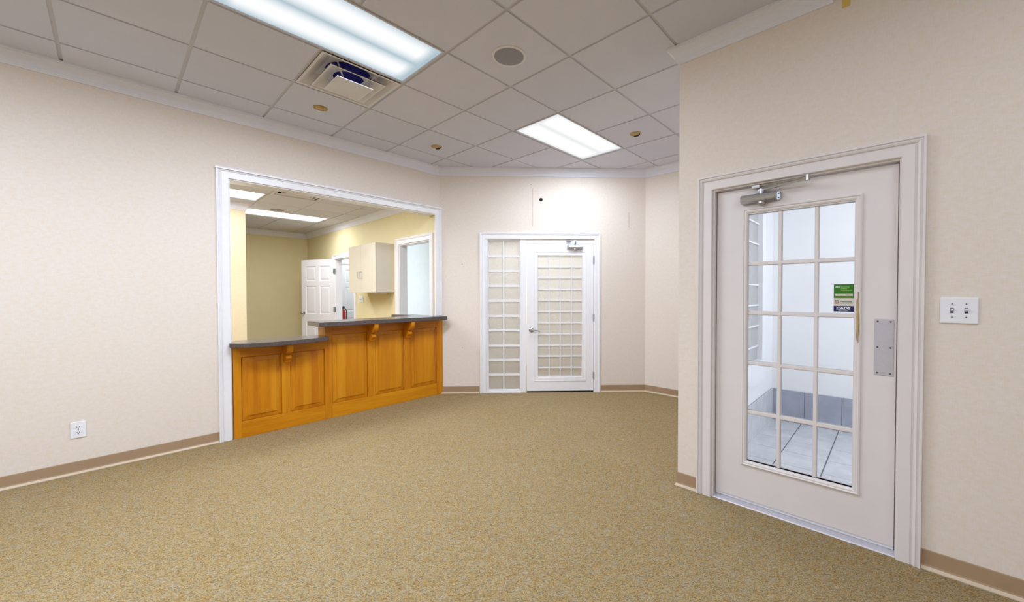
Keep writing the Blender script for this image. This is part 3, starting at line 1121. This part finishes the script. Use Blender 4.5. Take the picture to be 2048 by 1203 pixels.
# open wallpaper seams
for host, s_, z0, z1 in (('wall_back', 0.117, 2.26, 2.77), ('wall_back', 1.434, 2.25, 2.46), ('wall_left', 0.0, 0, 0)):
    if z1:
        b = MB(); b.loft([[(s_ - 0.0022, -0.0004, z) , (s_ + 0.0022, -0.0012, z), (s_ + 0.0022, 0.001, z), (s_ - 0.0022, 0.001, z)] for z in (z0, z1)])
        b.build('wallpaper_seam', 'seam', bpy.data.objects[host], I4)

# ------------------------------------------------------------------ right wall: glazed door to the vestibule
dd = struct(empty('door_2', F_D), 'large off-white glazed door with fifteen clear panes')
casing(dd, DO[0], DO[1], DO[3], 'dooroff', 1.0)
bar('jamb', dd, DO[0], DO[0] + 0.012, 0.0, 0.13, 0, DO[3], 'dooroff')
bar('jamb', dd, DO[1] - 0.004, DO[1], 0.0, 0.13, 0, DO[3], 'dooroff')
bar('head_jamb', dd, DO[0] + 0.012, DO[1] - 0.004, 0.0, 0.13, DO[3] - 0.008, DO[3], 'dooroff')
bar('stop', dd, DO[0] + 0.012, DO[0] + 0.03, 0.085, 0.13, 0, DO[3] - 0.008, 'dooroff')
bar('stop', dd, DO[1] - 0.022, DO[1] - 0.004, 0.085, 0.13, 0, DO[3] - 0.008, 'dooroff')
DY0, DY1 = 0.036, 0.080
lf = empty('leaf', I4); lf.parent = dd
ax0, ax1, az0, az1 = -0.868, 0.0125, 0.036, 2.008
hx0, hx1, hz0, hz1 = -0.690, -0.158, 0.288, 1.846
bar('stile', lf, ax0, hx0, DY0, DY1, az0, az1, 'dooroff')
bar('stile', lf, hx1, ax1, DY0, DY1, az0, az1, 'dooroff')
bar('rail', lf, hx0, hx1, DY0, DY1, az0, hz0, 'dooroff')
bar('rail', lf, hx0, hx1, DY0, DY1, hz1, az1, 'dooroff')
molding_frame('glass_moulding', lf, -0.714, -0.126, 0.255, 1.881, 0.033, [(0, DY0), (0.05, DY0 - 0.009), (0.25, DY0 - 0.012), (0.4, DY0 - 0.007), (0.6, DY0 - 0.008), (0.85, DY0 - 0.004), (1, DY0 + 0.002), (1, DY0 + 0.02)], 'dooroff')
hz = [1.846, 1.535, 1.2255, 0.9095, 0.597, 0.288]
hx = [-0.690, -0.509, -0.3275, -0.158]
MUN = [(0, 0.0), (0.25, -0.006), (0.5, -0.008), (0.75, -0.006), (1, 0.0)]
for x in hx[1:-1]:
    b = MB(); b.box(x - 0.0105, x + 0.0105, DY0 + 0.006, DY1 - 0.006, hz0 - 0.012, hz1 + 0.012); b.build('muntin', 'dooroff', lf, bevel=0.004, seg=2)
for z in hz[1:-1]:
    b = MB(); b.box(hx0 - 0.012, hx1 + 0.012, DY0 + 0.007, DY1 - 0.007, z - 0.0125, z + 0.0125); b.build('muntin', 'dooroff', lf, bevel=0.004, seg=2)
for r_ in range(5):
    for k in range(3):
        xa, xb = hx[k] + (0.0105 if k else 0), hx[k + 1] - (0.0105 if k < 2 else 0)
        zt, zb = hz[r_] - (0.0125 if r_ else 0), hz[r_ + 1] + (0.0125 if r_ < 4 else 0)
        b = MB(); b.box(xa, xb, 0.056, 0.060, zb, zt); b.build('pane', 'glass', lf)
# worn paint on the moulding
b = MB()
for k in range(22):
    xx = -0.1405 + random.uniform(-0.0075, 0.007)
    mid = 1.21 + random.uniform(-0.07, 0.09)
    hh = random.uniform(0.02, 0.085)
    wd = random.uniform(0.0006, 0.0013)
    yy = DY0 - 0.0125 - 0.0002 * random.random()
    p4 = [(xx, mid - hh), (xx + wd, mid - 0.2 * hh), (xx + 0.6 * wd, mid + 0.5 * hh), (xx, mid + hh), (xx - wd, mid + 0.3 * hh), (xx - 0.5 * wd, mid - 0.5 * hh)]
    b.prism(p4, yy, DY0 - 0.006, 'y')
b.build('worn_paint', 'scuff', lf)
# push plate with six screws
pp = empty('push_plate', I4); pp.parent = dd
bar('plate', pp, -0.0735, 0.0035, DY0 - 0.003, DY0, 0.919, 1.214, 'steel', 0.001)
for x in (-0.0605, -0.0095):
    for z in (1.201, 1.066, 0.932):
        MB().lathe([(0.0042, DY0 - 0.0048), (0.0042, DY0 - 0.0025)], 10, 'y', (x, 0, z)).build('screw', 'screw', pp)
# closer
cl = empty('door_closer', I4); cl.parent = dd
cx0, cx1, cz = -0.718, -0.525, 1.934
b = MB()
b.prism([(DY0, cz - 0.025), (DY0 - 0.03, cz - 0.027), (DY0 - 0.048, cz - 0.016), (DY0 - 0.053, cz), (DY0 - 0.048, cz + 0.016), (DY0 - 0.03, cz + 0.027), (DY0, cz + 0.025)], cx0, cx1, 'x')
b.build('body', 'alu', cl, bevel=0.003, smooth=True)
b = MB(); b.box(cx1, cx1 + 0.02, DY0 - 0.022, DY0, cz - 0.026, cz + 0.022); b.build('end_bracket', 'alu', cl, bevel=0.004)
b = MB()
for z in (cz - 0.014, cz + 0.01):
    b.lathe([(0.0045, DY0 - 0.0235), (0.0045, DY0 - 0.021)], 10, 'y', (cx1 + 0.012, 0, z))
b.build('screw', 'screw', cl)
MB().lathe([(0.012, 0.012), (0.021, 0.0), (0.021, -0.010), (0.012, -0.02), (0.001, -0.021)], 24, 'z', (-0.604, DY0 - 0.03, cz - 0.026)).build('knob', 'chrome', cl, smooth=True)
MB().cyl((-0.604, DY0 - 0.028, cz + 0.022), (-0.604, DY0 - 0.028, cz + 0.052), 0.011).build('spindle', 'alu', cl)
b = MB(); b.box(-0.622, -0.586, DY0 - 0.04, DY0 - 0.016, cz + 0.036, cz + 0.05); b.build('arm_hub', 'alu', cl, bevel=0.004)
MB().tube([(-0.604, DY0 - 0.03, cz + 0.044), (-0.48, DY0 - 0.056, cz + 0.052), (-0.365, DY0 - 0.08, cz + 0.058)], 0.0075, 8).build('arm', 'alu', cl, smooth=True)
MB().tube([(-0.365, DY0 - 0.08, cz + 0.066), (-0.5, DY0 - 0.055, cz + 0.068), (-0.625, DY0 - 0.03, cz + 0.07)], 0.0062, 8).build('arm', 'chrome', cl, smooth=True)
MB().cyl((-0.362, DY0 - 0.08, cz + 0.046), (-0.362, DY0 - 0.08, cz + 0.078), 0.0125).build('elbow', 'chrome', cl)
b = MB(); b.box(-0.655, -0.61, DY0 - 0.042, DY0 - 0.014, cz + 0.06, cz + 0.078); b.build('foot', 'chrome', cl, bevel=0.004)
# threshold
b = MB()
b.prism([(0.0, 0.0), (0.004, 0.006), (0.03, 0.014), (0.10, 0.014), (0.13, 0.006), (0.13, 0)], DO[0] + 0.012, DO[1] - 0.004, 'x')
b.build('threshold_or_gap', 'steel', dd)
b = MB(); b.box(ax0, ax1, DY0 + 0.008, DY0 + 0.03, 0.016, az0); b.build('door_sweep', 'white', dd)

# ------------------------------------------------------------------ stickers on the glass
def text(parent, s, x, z, h, mat, y, name='lettering', sx=1.0, align='LEFT', bold=0.0):
    cu = bpy.data.curves.new(name, 'FONT')
    cu.body = s
    cu.size = h / 0.72
    cu.align_x = align
    cu.extrude = 0.00008
    cu.offset = bold
    cu.resolution_u = 2
    tmp = bpy.data.objects.new('tmp', cu)
    COL.objects.link(tmp)
    me = bpy.data.meshes.new_from_object(tmp.evaluated_get(bpy.context.evaluated_depsgraph_get()))
    bpy.data.objects.remove(tmp)
    me.materials.clear()
    me.materials.append(M_[mat])
    o = bpy.data.objects.new(name, me)
    COL.objects.link(o)
    o.parent = parent
    o.matrix_local = Matrix.Translation((x, y, z)) @ Matrix.Rotation(PI / 2, 4, 'X') @ Matrix.Diagonal((sx, 1, 1, 1))
    return o


SGY = 0.0555
def sticker(label, x0, x1, z0, z1, mat):
    t = thing('window_sticker', label, 'sticker', at(F_D, x0, SGY, z0))
    W_, H_ = x1 - x0, z1 - z0
    b = MB(); b.box(0, W_, -0.0006, 0.0003, 0, H_); b.build('film', mat, t)
    return t, W_, H_


t, W_, H_ = sticker('green membership sticker on the door glass, topmost of the three stickers', -0.2485, -0.1605, 1.3215, 1.399, 'green')
ys = -0.0008
text(t, 'ADA', 0.007, H_ * 0.765, 0.0078, 'pale', ys, sx=0.88, bold=0.0004)
for k, s_ in enumerate(('American', 'Dental', 'Association®')):
    text(t, s_, 0.0315, H_ * 0.77 - k * 0.0092, 0.0066, 'lime', ys, sx=(1.06, 1.06, 0.98)[k], bold=0.0001)
b = MB(); b.box(0.004, W_ - 0.004, -0.00085, -0.0005, H_ * 0.155, H_ * 0.305); b.build('band', 'cream', t)
text(t, 'Member', 0.0145, H_ * 0.195, 0.0058, 'orange', -0.0011, sx=1.08)
text(t, '2021', 0.051, H_ * 0.195, 0.0066, 'ink', -0.0011, sx=1.2)
b = MB(); b.box(0.008, W_ - 0.012, -0.00085, -0.0005, H_ * 0.07, H_ * 0.09); b.build('line', 'lime', t)

t, W_, H_ = sticker('cream sticker with a small red and navy square, middle of the three', -0.2485, -0.1605, 1.2785, 1.3215, 'cream')
b = MB(); b.box(0.0045, 0.0215, -0.0009, -0.0005, H_ * 0.30, H_ * 0.56); b.build('emblem', 'rust', t)
b = MB(); b.box(0.0045, 0.0215, -0.0009, -0.0005, H_ * 0.60, H_ * 0.72); b.build('emblem', 'ink', t)
text(t, 'tda', 0.0065, H_ * 0.40, 0.0075, 'pale', -0.0012, sx=1.05)
text(t, 'Tennessee', 0.0275, H_ * 0.47, 0.0088, 'ink', ys, sx=0.98, bold=0.0002)
text(t, 'DENTAL ASSOCIATION', 0.0275, H_ * 0.29, 0.0042, 'inkg', ys, sx=0.86)
b = MB(); b.box(0.016, W_ - 0.018, -0.00085, -0.0005, H_ * 0.10, H_ * 0.13); b.build('line', 'inkg', t)

t, W_, H_ = sticker('navy sticker with bold white capitals, lowest of the three stickers', -0.2485, -0.1605, 1.247, 1.2785, 'blue')
text(t, 'CADS', W_ / 2 - 0.001, H_ * 0.44, 0.0125, 'pale', ys, sx=1.38, align='CENTER', bold=0.0007)
text(t, 'CHATTANOOGA AREA', W_ / 2 - 0.001, H_ * 0.24, 0.0045, 'pale', ys, sx=0.98, align='CENTER')
text(t, 'DENTAL SOCIETY', W_ / 2 - 0.001, H_ * 0.08, 0.0038, 'pale', ys, sx=1.0, align='CENTER')

# bare patch of board where the crown stops
b = MB(); b.box(-0.2225, -0.187, -0.001, 0.0, 2.882, 3.0)
tag(b.build('bare_patch', 'glue', None, F_D), 'yellow bare patch on the wall where the crown moulding stops', 'wall patch')

# ------------------------------------------------------------------ vestibule
XV = 4.78
wall_with_holes('wall_vestibule_back', frame((XV, 0, 0), (1, 0, 0)), -0.98, 1.4, 0, 2.7, 0.1, 'vest')
WV = (3.05, 4.272, 0.70, 2.20)
wall_with_holes('wall_vestibule_left', F_V, XD + 0.13, XV, 0, 2.7, 0.12, 'vest', [WV])
b = MB(); b.box(XD + 0.13, XV + 0.1, -1.4, 1.07, 2.7, 2.76); struct(b.build('ceiling_vestibule', 'vest'))
wr = wall_with_holes('wall_vestibule_right', frame((0, -1.3, 0), (0, -1, 0)), -XV - 0.1, -XD - 0.13, 0, 2.7, 0.08, 'vest')
# tile skirting of the vestibule
vb = struct(bar('baseboard_vestibule_back', None, 0, 0.001, 0, 0.001, 0, 0.001, 'grout'))
bpy.data.objects.remove(vb)
FV2 = frame((XV, 0, 0), (1, 0, 0))
o = MB(); o.box(-0.955, 1.29, -0.006, 0, 0.004, 0.333); vb = struct(o.build('baseboard_vestibule_back', 'grout', None, FV2))
x = -0.968
while x < 1.28:
    x1 = min(x + 0.304, 1.29)
    b = MB(); b.box(max(x, -0.955) + 0.002, x1 - 0.002, -0.012, -0.006, 0.008, 0.335); b.build('tile', 'btile', vb, bevel=0.0012, seg=1)
    x += 0.304
o = MB(); o.box(XD + 0.14, XV - 0.012, -0.006, 0, 0.004, 0.333); vb = struct(o.build('baseboard_vestibule_left', 'grout', None, F_V))
x = XV - 0.012
while x > XD + 0.16:
    x1 = max(x - 0.304, XD + 0.14)
    if x - x1 > 0.02:
        b = MB(); b.box(x1 + 0.002, x - 0.002, -0.012, -0.006, 0.008, 0.335); b.build('tile', 'ftile', vb, bevel=0.0012, seg=1)
    x -= 0.304
# sidelight window of the vestibule
wv = struct(empty('window_2', F_V), 'white sidelight with pale panes seen through the glazed door')
zz = [2.20, 2.023, 1.824, 1.630, 1.431, 1.236, 1.036, 0.839, 0.70]
FW = 0.09
for a in ((WV[1] - 0.004, WV[1] + 0.11, -0.02, 0.03, WV[2] - FW, WV[3] + FW), (WV[0] - 0.11, WV[0] + 0.004, -0.02, 0.03, WV[2] - FW, WV[3] + FW), (WV[0] + 0.004, WV[1] - 0.004, -0.02, 0.03, WV[3] - 0.004, WV[3] + FW)):
    bar('casing', wv, *a)
bar('sill', wv, WV[0] - 0.1, WV[1] + 0.1, -0.03, 0.036, WV[2] - 0.2, WV[2] + 0.008)
for a in ((WV[0], WV[0] + 0.008, 0.0365, 0.166, WV[2], WV[3]), (WV[1] - 0.008, WV[1], 0.0365, 0.166, WV[2], WV[3]), (WV[0] + 0.008, WV[1] - 0.008, 0.0365, 0.166, WV[2], WV[2] + 0.008), (WV[0] + 0.008, WV[1] - 0.008, 0.0365, 0.166, WV[3] - 0.008, WV[3])):
    bar('jamb', wv, *a)
cols = [WV[0], 3.46, 3.87, WV[1]]
for z in zz[1:-1]:
    bar('muntin', wv, WV[0], WV[1], 0.016, 0.05, z - 0.007, z + 0.007)
for x in cols[1:-1]:
    bar('muntin', wv, x - 0.012, x + 0.012, 0.017, 0.049, WV[2], WV[3])
for k in range(8):
    for c in range(3):
        b = MB(); b.box(cols[c] + (0.012 if c else 0), cols[c + 1] - (0.012 if c < 2 else 0), 0.028, 0.036, zz[k + 1] + (0.007 if k < 7 else 0), zz[k] - (0.007 if k else 0))
        b.build('pane', 'fglass', wv)

# ------------------------------------------------------------------ reception room
wall_with_holes('wall_reception_back', F_F, -1.2, XR + 0.1, ZF, HR, 0.1, 'yellow')
D1 = (-8.225, -7.32, ZF, 2.035)
D2 = (-5.664, -4.80, ZF, 2.105)
wall_with_holes('wall_reception_right', F_R, -YF, -YL - 0.15, ZF, HR, 0.125, 'yellow', [D1, D2])
# projecting pier
b = MB(); b.box(-1.2, 1.372, 7.17, 7.75, ZF, HR); struct(b.build('wall_reception_pier', 'wallc', None, SC))
b = MB(); b.box(-1.3, -1.2, YL + 0.15, YF, ZF, HR); struct(b.build('wall_reception_left', 'yellow', None, SC))
crown('trim_6', F_F, 1.3, XR, HR, 0, 1)
crown('trim_7', F_R, -YF, -YL - 0.15, HR, 1, 0)
F_P = SC @ frame((0, 7.17, 0), (0, 1, 0))
crown('trim_8', F_P, -1.2, 1.372, HR, 0, -1)
crown('trim_9', SC @ frame((1.372, 0, 0), (-1, 0, 0)), 7.17, 7.75, HR, -1, 0)
baseboard('baseboard_reception', Matrix.Translation((0, 0, 0.0405)).inverted() @ F_F, -1.2, XR, 0, 1)
# header side of the front wall is the left wall itself; ceiling with tiles
b = MB(); b.box(-1.3, XR + 0.1, YL + 0.2, YF + 0.1, HR + 0.12, HR + 0.16)
rc = struct(b.build('ceiling_reception', 'slab', None, SC))
RX0, RY0 = 1.455, 6.27
rskip = set()
for i in range(-3, 6):
    for j in range(-5, 4):
        x0, x1, y0, y1 = RX0 + T * j, RX0 + T * (j + 1), RY0 + T * i, RY0 + T * (i + 1)
        if (j, i) in ((-2, 0), (-1, 0), (0, 2), (1, 2), (0, -1)):
            continue
        x0, x1, y0, y1 = max(x0, -1.2), min(x1, XR), max(y0, YL + 0.15), min(y1, YF)
        if x1 - x0 < 0.04 or y1 - y0 < 0.04:
            continue
        b = MB(); b.box(x0 + G, x1 - G, y0 + G, y1 - G, HR, HR + 0.012)
        b.build('ceiling_tile', 'tile', rc, bevel=0.002, seg=1)
for j in range(-4, 4):
    x = RX0 + T * j
    if -1.2 < x < XR:
        cut = {-1: (RY0, RY0 + T), 1: (RY0 + 2 * T, RY0 + 3 * T)}.get(j)
        for y0, y1 in (((YL + 0.15, cut[0]), (cut[1], YF)) if cut else ((YL + 0.15, YF),)):
            b = MB(); b.box(x - TW, x + TW, y0, y1, HR + 0.0075, HR + 0.0125); b.build('grid_tee', 'tee', rc)
for i in range(-2, 6):
    yy = RY0 + T * i
    b = MB(); b.box(-1.2, XR, yy - TW, yy + TW, HR + 0.0078, HR + 0.0122); b.build('grid_tee', 'tee', rc)
PR = 27
troffer('ceiling_light', 'bright ceiling panel in the reception, partly behind the left casing', RX0 - 2 * T, RX0, RY0, RY0 + T, HR, 'lensr', PR * 0.5, WARM, X=SC)
troffer('ceiling_light', 'bright ceiling panel in the reception, the whole one over the open door', RX0, RX0 + 2 * T, RY0 + 2 * T, RY0 + 3 * T, HR, 'lensr', PR, WARM, X=SC)
area('reception_fill', SC @ Vector((1.0, 5.35, HR - 0.02)), 1.8, 0.8, 58, WARM)  # unseen fill added to brighten the reception, no fixture


def vent4(label, x0, y0, z):
    """four-way louvred diffuser"""
    t = thing('ceiling_vent', label, 'air vent', SC @ Matrix.Translation((x0 + T / 2, y0 + T / 2, z)))
    h = T / 2 - 0.012
    b = MB()
    b.box(-h, h, -h, -h + 0.03, -0.003, 0.012); b.box(-h, h, h - 0.03, h, -0.003, 0.012)
    b.box(-h, -h + 0.03, -h + 0.03, h - 0.03, -0.003, 0.012); b.box(h - 0.03, h, -h + 0.03, h - 0.03, -0.003, 0.012)
    b.build('frame', 'metalw', t)
    b = MB(); b.box(-h + 0.03, h - 0.03, -h + 0.03, h - 0.03, 0.06, 0.07); b.build('back_pan', 'dark', t)
    for q in range(4):
        for k in range(4):
            r0 = 0.075 + k * 0.05
            b = MB()
            b.prism([(-r0 - 0.02, -r0 - 0.022), (r0 + 0.02, -r0 - 0.022), (r0, -r0), (-r0, -r0)], 0, 0.002)
            o = b.build('louvre', 'metalw', t)
            o.matrix_local = Matrix.Rotation(q * PI / 2, 4, 'Z') @ Matrix.Translation((0, 0, 0.02)) @ Matrix.Translation((0, -r0, 0)) @ Matrix.Rotation(0.5, 4, 'X') @ Matrix.Translation((0, r0, 0))
    b = MB(); b.box(-0.06, 0.06, -0.06, 0.06, 0.0, 0.006); b.build('centre_plate', 'metalw', t)


vent4('louvred air vent in the reception ceiling, just under the opening head', RX0, RY0 - T, HR)
round_plate('ceiling_speaker', 'dim round speaker grille in the reception ceiling between its two lights', 'speaker', 1.815, 7.30, HR,
            [('rim', [(0.115, 0.0), (0.115, -0.003), (0.108, -0.006), (0.1, -0.005), (0.098, 0.0)], 'metalw', 40),
             ('grille', [(0.0985, 0.0), (0.0985, -0.004), (0.06, -0.007), (0.001, -0.008), (0.001, 0.0)], 'grille', 40)], None, SC)

# doorway with the open six-panel door
d3 = struct(empty('door_3', F_R), 'white doorway in the reception with an open six-panel door')
casing(d3, D1[0], D1[1], D1[3], 'trim', 0.95, True, ZF, ZF)
bar('jamb', d3, D1[0], D1[0] + 0.012, 0, 0.125, ZF, D1[3])
bar('jamb', d3, D1[1] - 0.012, D1[1], 0, 0.125, ZF, D1[3])
bar('head_jamb', d3, D1[0] + 0.012, D1[1] - 0.012, 0, 0.125, D1[3] - 0.012, D1[3])


def six_panel(root, w_, h_, th, mat='trim'):
    """leaf in the local x/z plane, front face at y = 0, thickness behind"""
    st_, mid = 0.115, 0.10
    cols_ = [(st_, (w_ - mid) / 2), ((w_ + mid) / 2, w_ - st_)]
    rows_ = [(0.22, 0.78), (0.93, 1.50), (1.60, 1.90)]
    xs = [0, cols_[0][0], cols_[0][1], cols_[1][0], cols_[1][1], w_]
    zs = [-0.045, 0.22, 0.78, 0.93, 1.50, 1.60, 1.90, h_]
    b = MB()
    for i in range(5):
        for k in range(7):
            if i in (1, 3) and k in (1, 3, 5):
                continue
            b.box(xs[i], xs[i + 1], 0, th, zs[k], zs[k + 1])
    bmesh.ops.remove_doubles(b.b, verts=b.b.verts, dist=1e-5)
    drop_inner(b.b)
    b.build('slab', mat, root)
    for xa, xb in cols_:
        for za, zb in rows_:
            b = MB()
            r = lambda i, y: [(xa + i, y, za + i), (xb - i, y, za + i), (xb - i, y, zb - i), (xa + i, y, zb - i)]
            b.loft([r(0, 0.0), r(0.010, 0.010), r(0.022, 0.011), r(0.05, 0.003)], cap=False)
            b.poly(r(0.05, 0.003)); b.poly(r(0, th)[::-1])
            b.build('panel', mat, root)


hp, fe = Vector((XR - 0.012, 8.232, 0)), Vector((2.663, 9.05, 0))
# the leaf stands nearly folded back to the wall; its face looks to the camera, hinge on the right
dirv = (hp - fe).normalized()
lm = Matrix((dirv, Vector((-dirv.y, dirv.x, 0)), Vector((0, 0, 1)))).transposed().to_4x4()
lm.translation = fe + Vector((0, 0, 0.012))
LW = (hp - fe).length
l3 = empty('leaf', I4); l3.parent = d3
l3.matrix_world = SC @ lm
six_panel(l3, LW, 2.03, 0.035)
MB().lathe([(0.03, 0.0), (0.03, -0.006), (0.012, -0.012), (0.011, -0.04), (0.02, -0.045), (0.027, -0.056), (0.02, -0.068), (0.001, -0.07)], 20, 'y', (0.065, 0, 0.945)).build('knob', 'chrome', l3, smooth=True)
MB().lathe([(0.027, 0.035), (0.012, 0.045), (0.011, 0.07), (0.027, 0.085), (0.02, 0.1), (0.001, 0.102)], 20, 'y', (0.065, 0, 0.945)).build('knob', 'chrome', l3, smooth=True)
for z in (1.79, 1.03, 0.25):
    b = MB(); b.box(LW - 0.004, LW + 0.03, -0.012, 0.0, z - 0.05, z + 0.05); b.box(LW - 0.034, LW - 0.004, -0.004, 0.0, z - 0.05, z + 0.05)
    b.cyl((LW, -0.012, z - 0.052), (LW, -0.012, z + 0.052), 0.008, n=10)
    b.build('hinge', 'alu', l3)

# second opening beside the cabinet
d4 = struct(empty('door_4', F_R), 'white cased opening next to the wall cabinet')
casing(d4, D2[0], D2[1], D2[3], 'trim', 1.0, True, ZF, ZF)
bar('jamb', d4, D2[0], D2[0] + 0.012, 0, 0.125, ZF, D2[3])
bar('jamb', d4, D2[1] - 0.012, D2[1], 0, 0.125, ZF, D2[3])
bar('head_jamb', d4, D2[0] + 0.012, D2[1] - 0.012, 0, 0.125, D2[3] - 0.012, D2[3])

# hall beyond both
HXW = 3.80
b = MB(); b.box(HXW, HXW + 0.08, 4.9, 7.35, ZF, 2.7); struct(b.build('wall_hall_near', 'hallw', None, SC))
b = MB(); b.box(HXW, 4.7, 7.35, 7.43, ZF, 2.7); struct(b.build('wall_hall_jog', 'hallw', None, SC))
b = MB(); b.box(4.7, 4.78, 7.35, 9.6, ZF, 2.7); struct(b.build('wall_hall_far', 'hallw', None, SC))
wall_with_holes('wall_hall_end', SC @ frame((0, 9.5, 0), (0, 1, 0)), XR + 0.125, 4.8, ZF, 2.7, 0.08, 'hallw')
b = MB(); b.box(XR + 0.125, HXW, 4.66, 4.7, ZF, 2.7); struct(b.build('wall_hall_start', 'hallw', None, SC))
b = MB(); b.box(XR + 0.1, 4.8, 4.66, 9.6, 2.7, 2.76); struct(b.build('ceiling_hall', 'hallw', None, SC))
d5 = struct(empty('door_5', SC @ frame((0, 9.5, 0), (0, 1, 0)) @ Matrix.Translation((3.585, -0.04, 0.012))), 'closed pale six-panel door at the end of the hall')
l5 = empty('leaf', I4); l5.parent = d5
six_panel(l5, 0.76, 2.02, 0.036)
bar('casing', d5, -0.09, -0.004, 0.0, 0.04, ZF, 2.03)
bar('casing', d5, 0.764, 0.85, 0.0, 0.04, ZF, 2.03)
bar('casing', d5, -0.09, 0.85, 0.0, 0.04, 2.034, 2.12)

# fire extinguisher on the hall end wall
fx = thing('fire_extinguisher', 'red fire extinguisher with black hose, glimpsed through the reception doorway', 'fire extinguisher', SC @ Matrix.Translation((3.575, 9.33, 0.66)))
MB().lathe([(0.05, 0.0), (0.062, 0.01), (0.064, 0.04), (0.064, 0.27), (0.055, 0.31), (0.03, 0.335), (0.02, 0.34), (0.001, 0.341)], 24).build('cylinder', 'red', fx, smooth=True)
MB().lathe([(0.02, 0.34), (0.02, 0.37), (0.012, 0.38), (0.001, 0.381)], 14).build('valve', 'black', fx, smooth=True)
b = MB(); b.box(-0.012, 0.012, -0.08, 0.02, 0.375, 0.392); b.box(-0.01, 0.01, -0.09, 0.0, 0.40, 0.412); b.build('lever', 'black', fx, bevel=0.002, seg=1)
MB().tube([(0.0, 0, 0.37), (0.05, -0.02, 0.36), (0.078, -0.03, 0.30), (0.08, -0.03, 0.2), (0.076, -0.02, 0.08)], 0.011, 8).build('hose', 'black', fx, smooth=True)
b = MB(); b.box(-0.03, 0.03, 0.05, 0.13, 0.2, 0.24); b.build('bracket', 'alu', fx)

# wall cabinet
cb = thing('wall_cabinet', 'almond two-door wall cabinet with wire pulls in the reception', 'cabinet', F_R)
cy0, cy1, cz0, cz1, dep = -6.80, -5.825, 1.370, 2.132, 0.305
bar('carcass', cb, cy0, cy1, -dep + 0.02, 0, cz0, cz1, 'cab')
for xa, xb, xh in ((cy0, -6.331, -6.372), (-6.328, cy1, -6.288)):
    d_ = bar('door', cb, xa + 0.001, xb - 0.001, -dep, -dep + 0.018, cz0 - 0.002, cz1, 'cab', 0.001)
    MB().tube([(xh, -dep, 1.60), (xh, -dep - 0.03, 1.60), (xh, -dep - 0.034, 1.605), (xh, -dep - 0.034, 1.695), (xh, -dep - 0.03, 1.70), (xh, -dep, 1.70)], 0.0045, 8).build('pull', 'alu', d_)
bar('light_valance', cb, -6.2, -5.95, -0.16, -0.06, cz0 - 0.028, cz0, 'metalw', 0.002)

# ------------------------------------------------------------------ corridor behind the far door
b = MB()
k0 = MB()
kk = frame(NK * DK, NK)
struct(bar('wall_corridor_end', None, -0.75, 1.5, 2.1, 2.18, 0, 2.7, 'hallk')).matrix_world = kk
struct(bar('wall_corridor_left', None, -0.80, -0.72, 0.14, 2.18, 0, 2.7, 'hallk')).matrix_world = kk
struct(bar('wall_corridor_right', None, 1.42, 1.5, 0.14, 2.18, 0, 2.7, 'hallk')).matrix_world = kk
struct(bar('ceiling_corridor', None, -0.80, 1.5, 0.14, 2.18, 2.7, 2.76, 'hallk')).matrix_world = kk
p = kk @ Vector((0.3, 1.0, 2.66))
area('corridor_lamp', p, 0.9, 0.9, 62, (0.88, 0.94, 1.0))
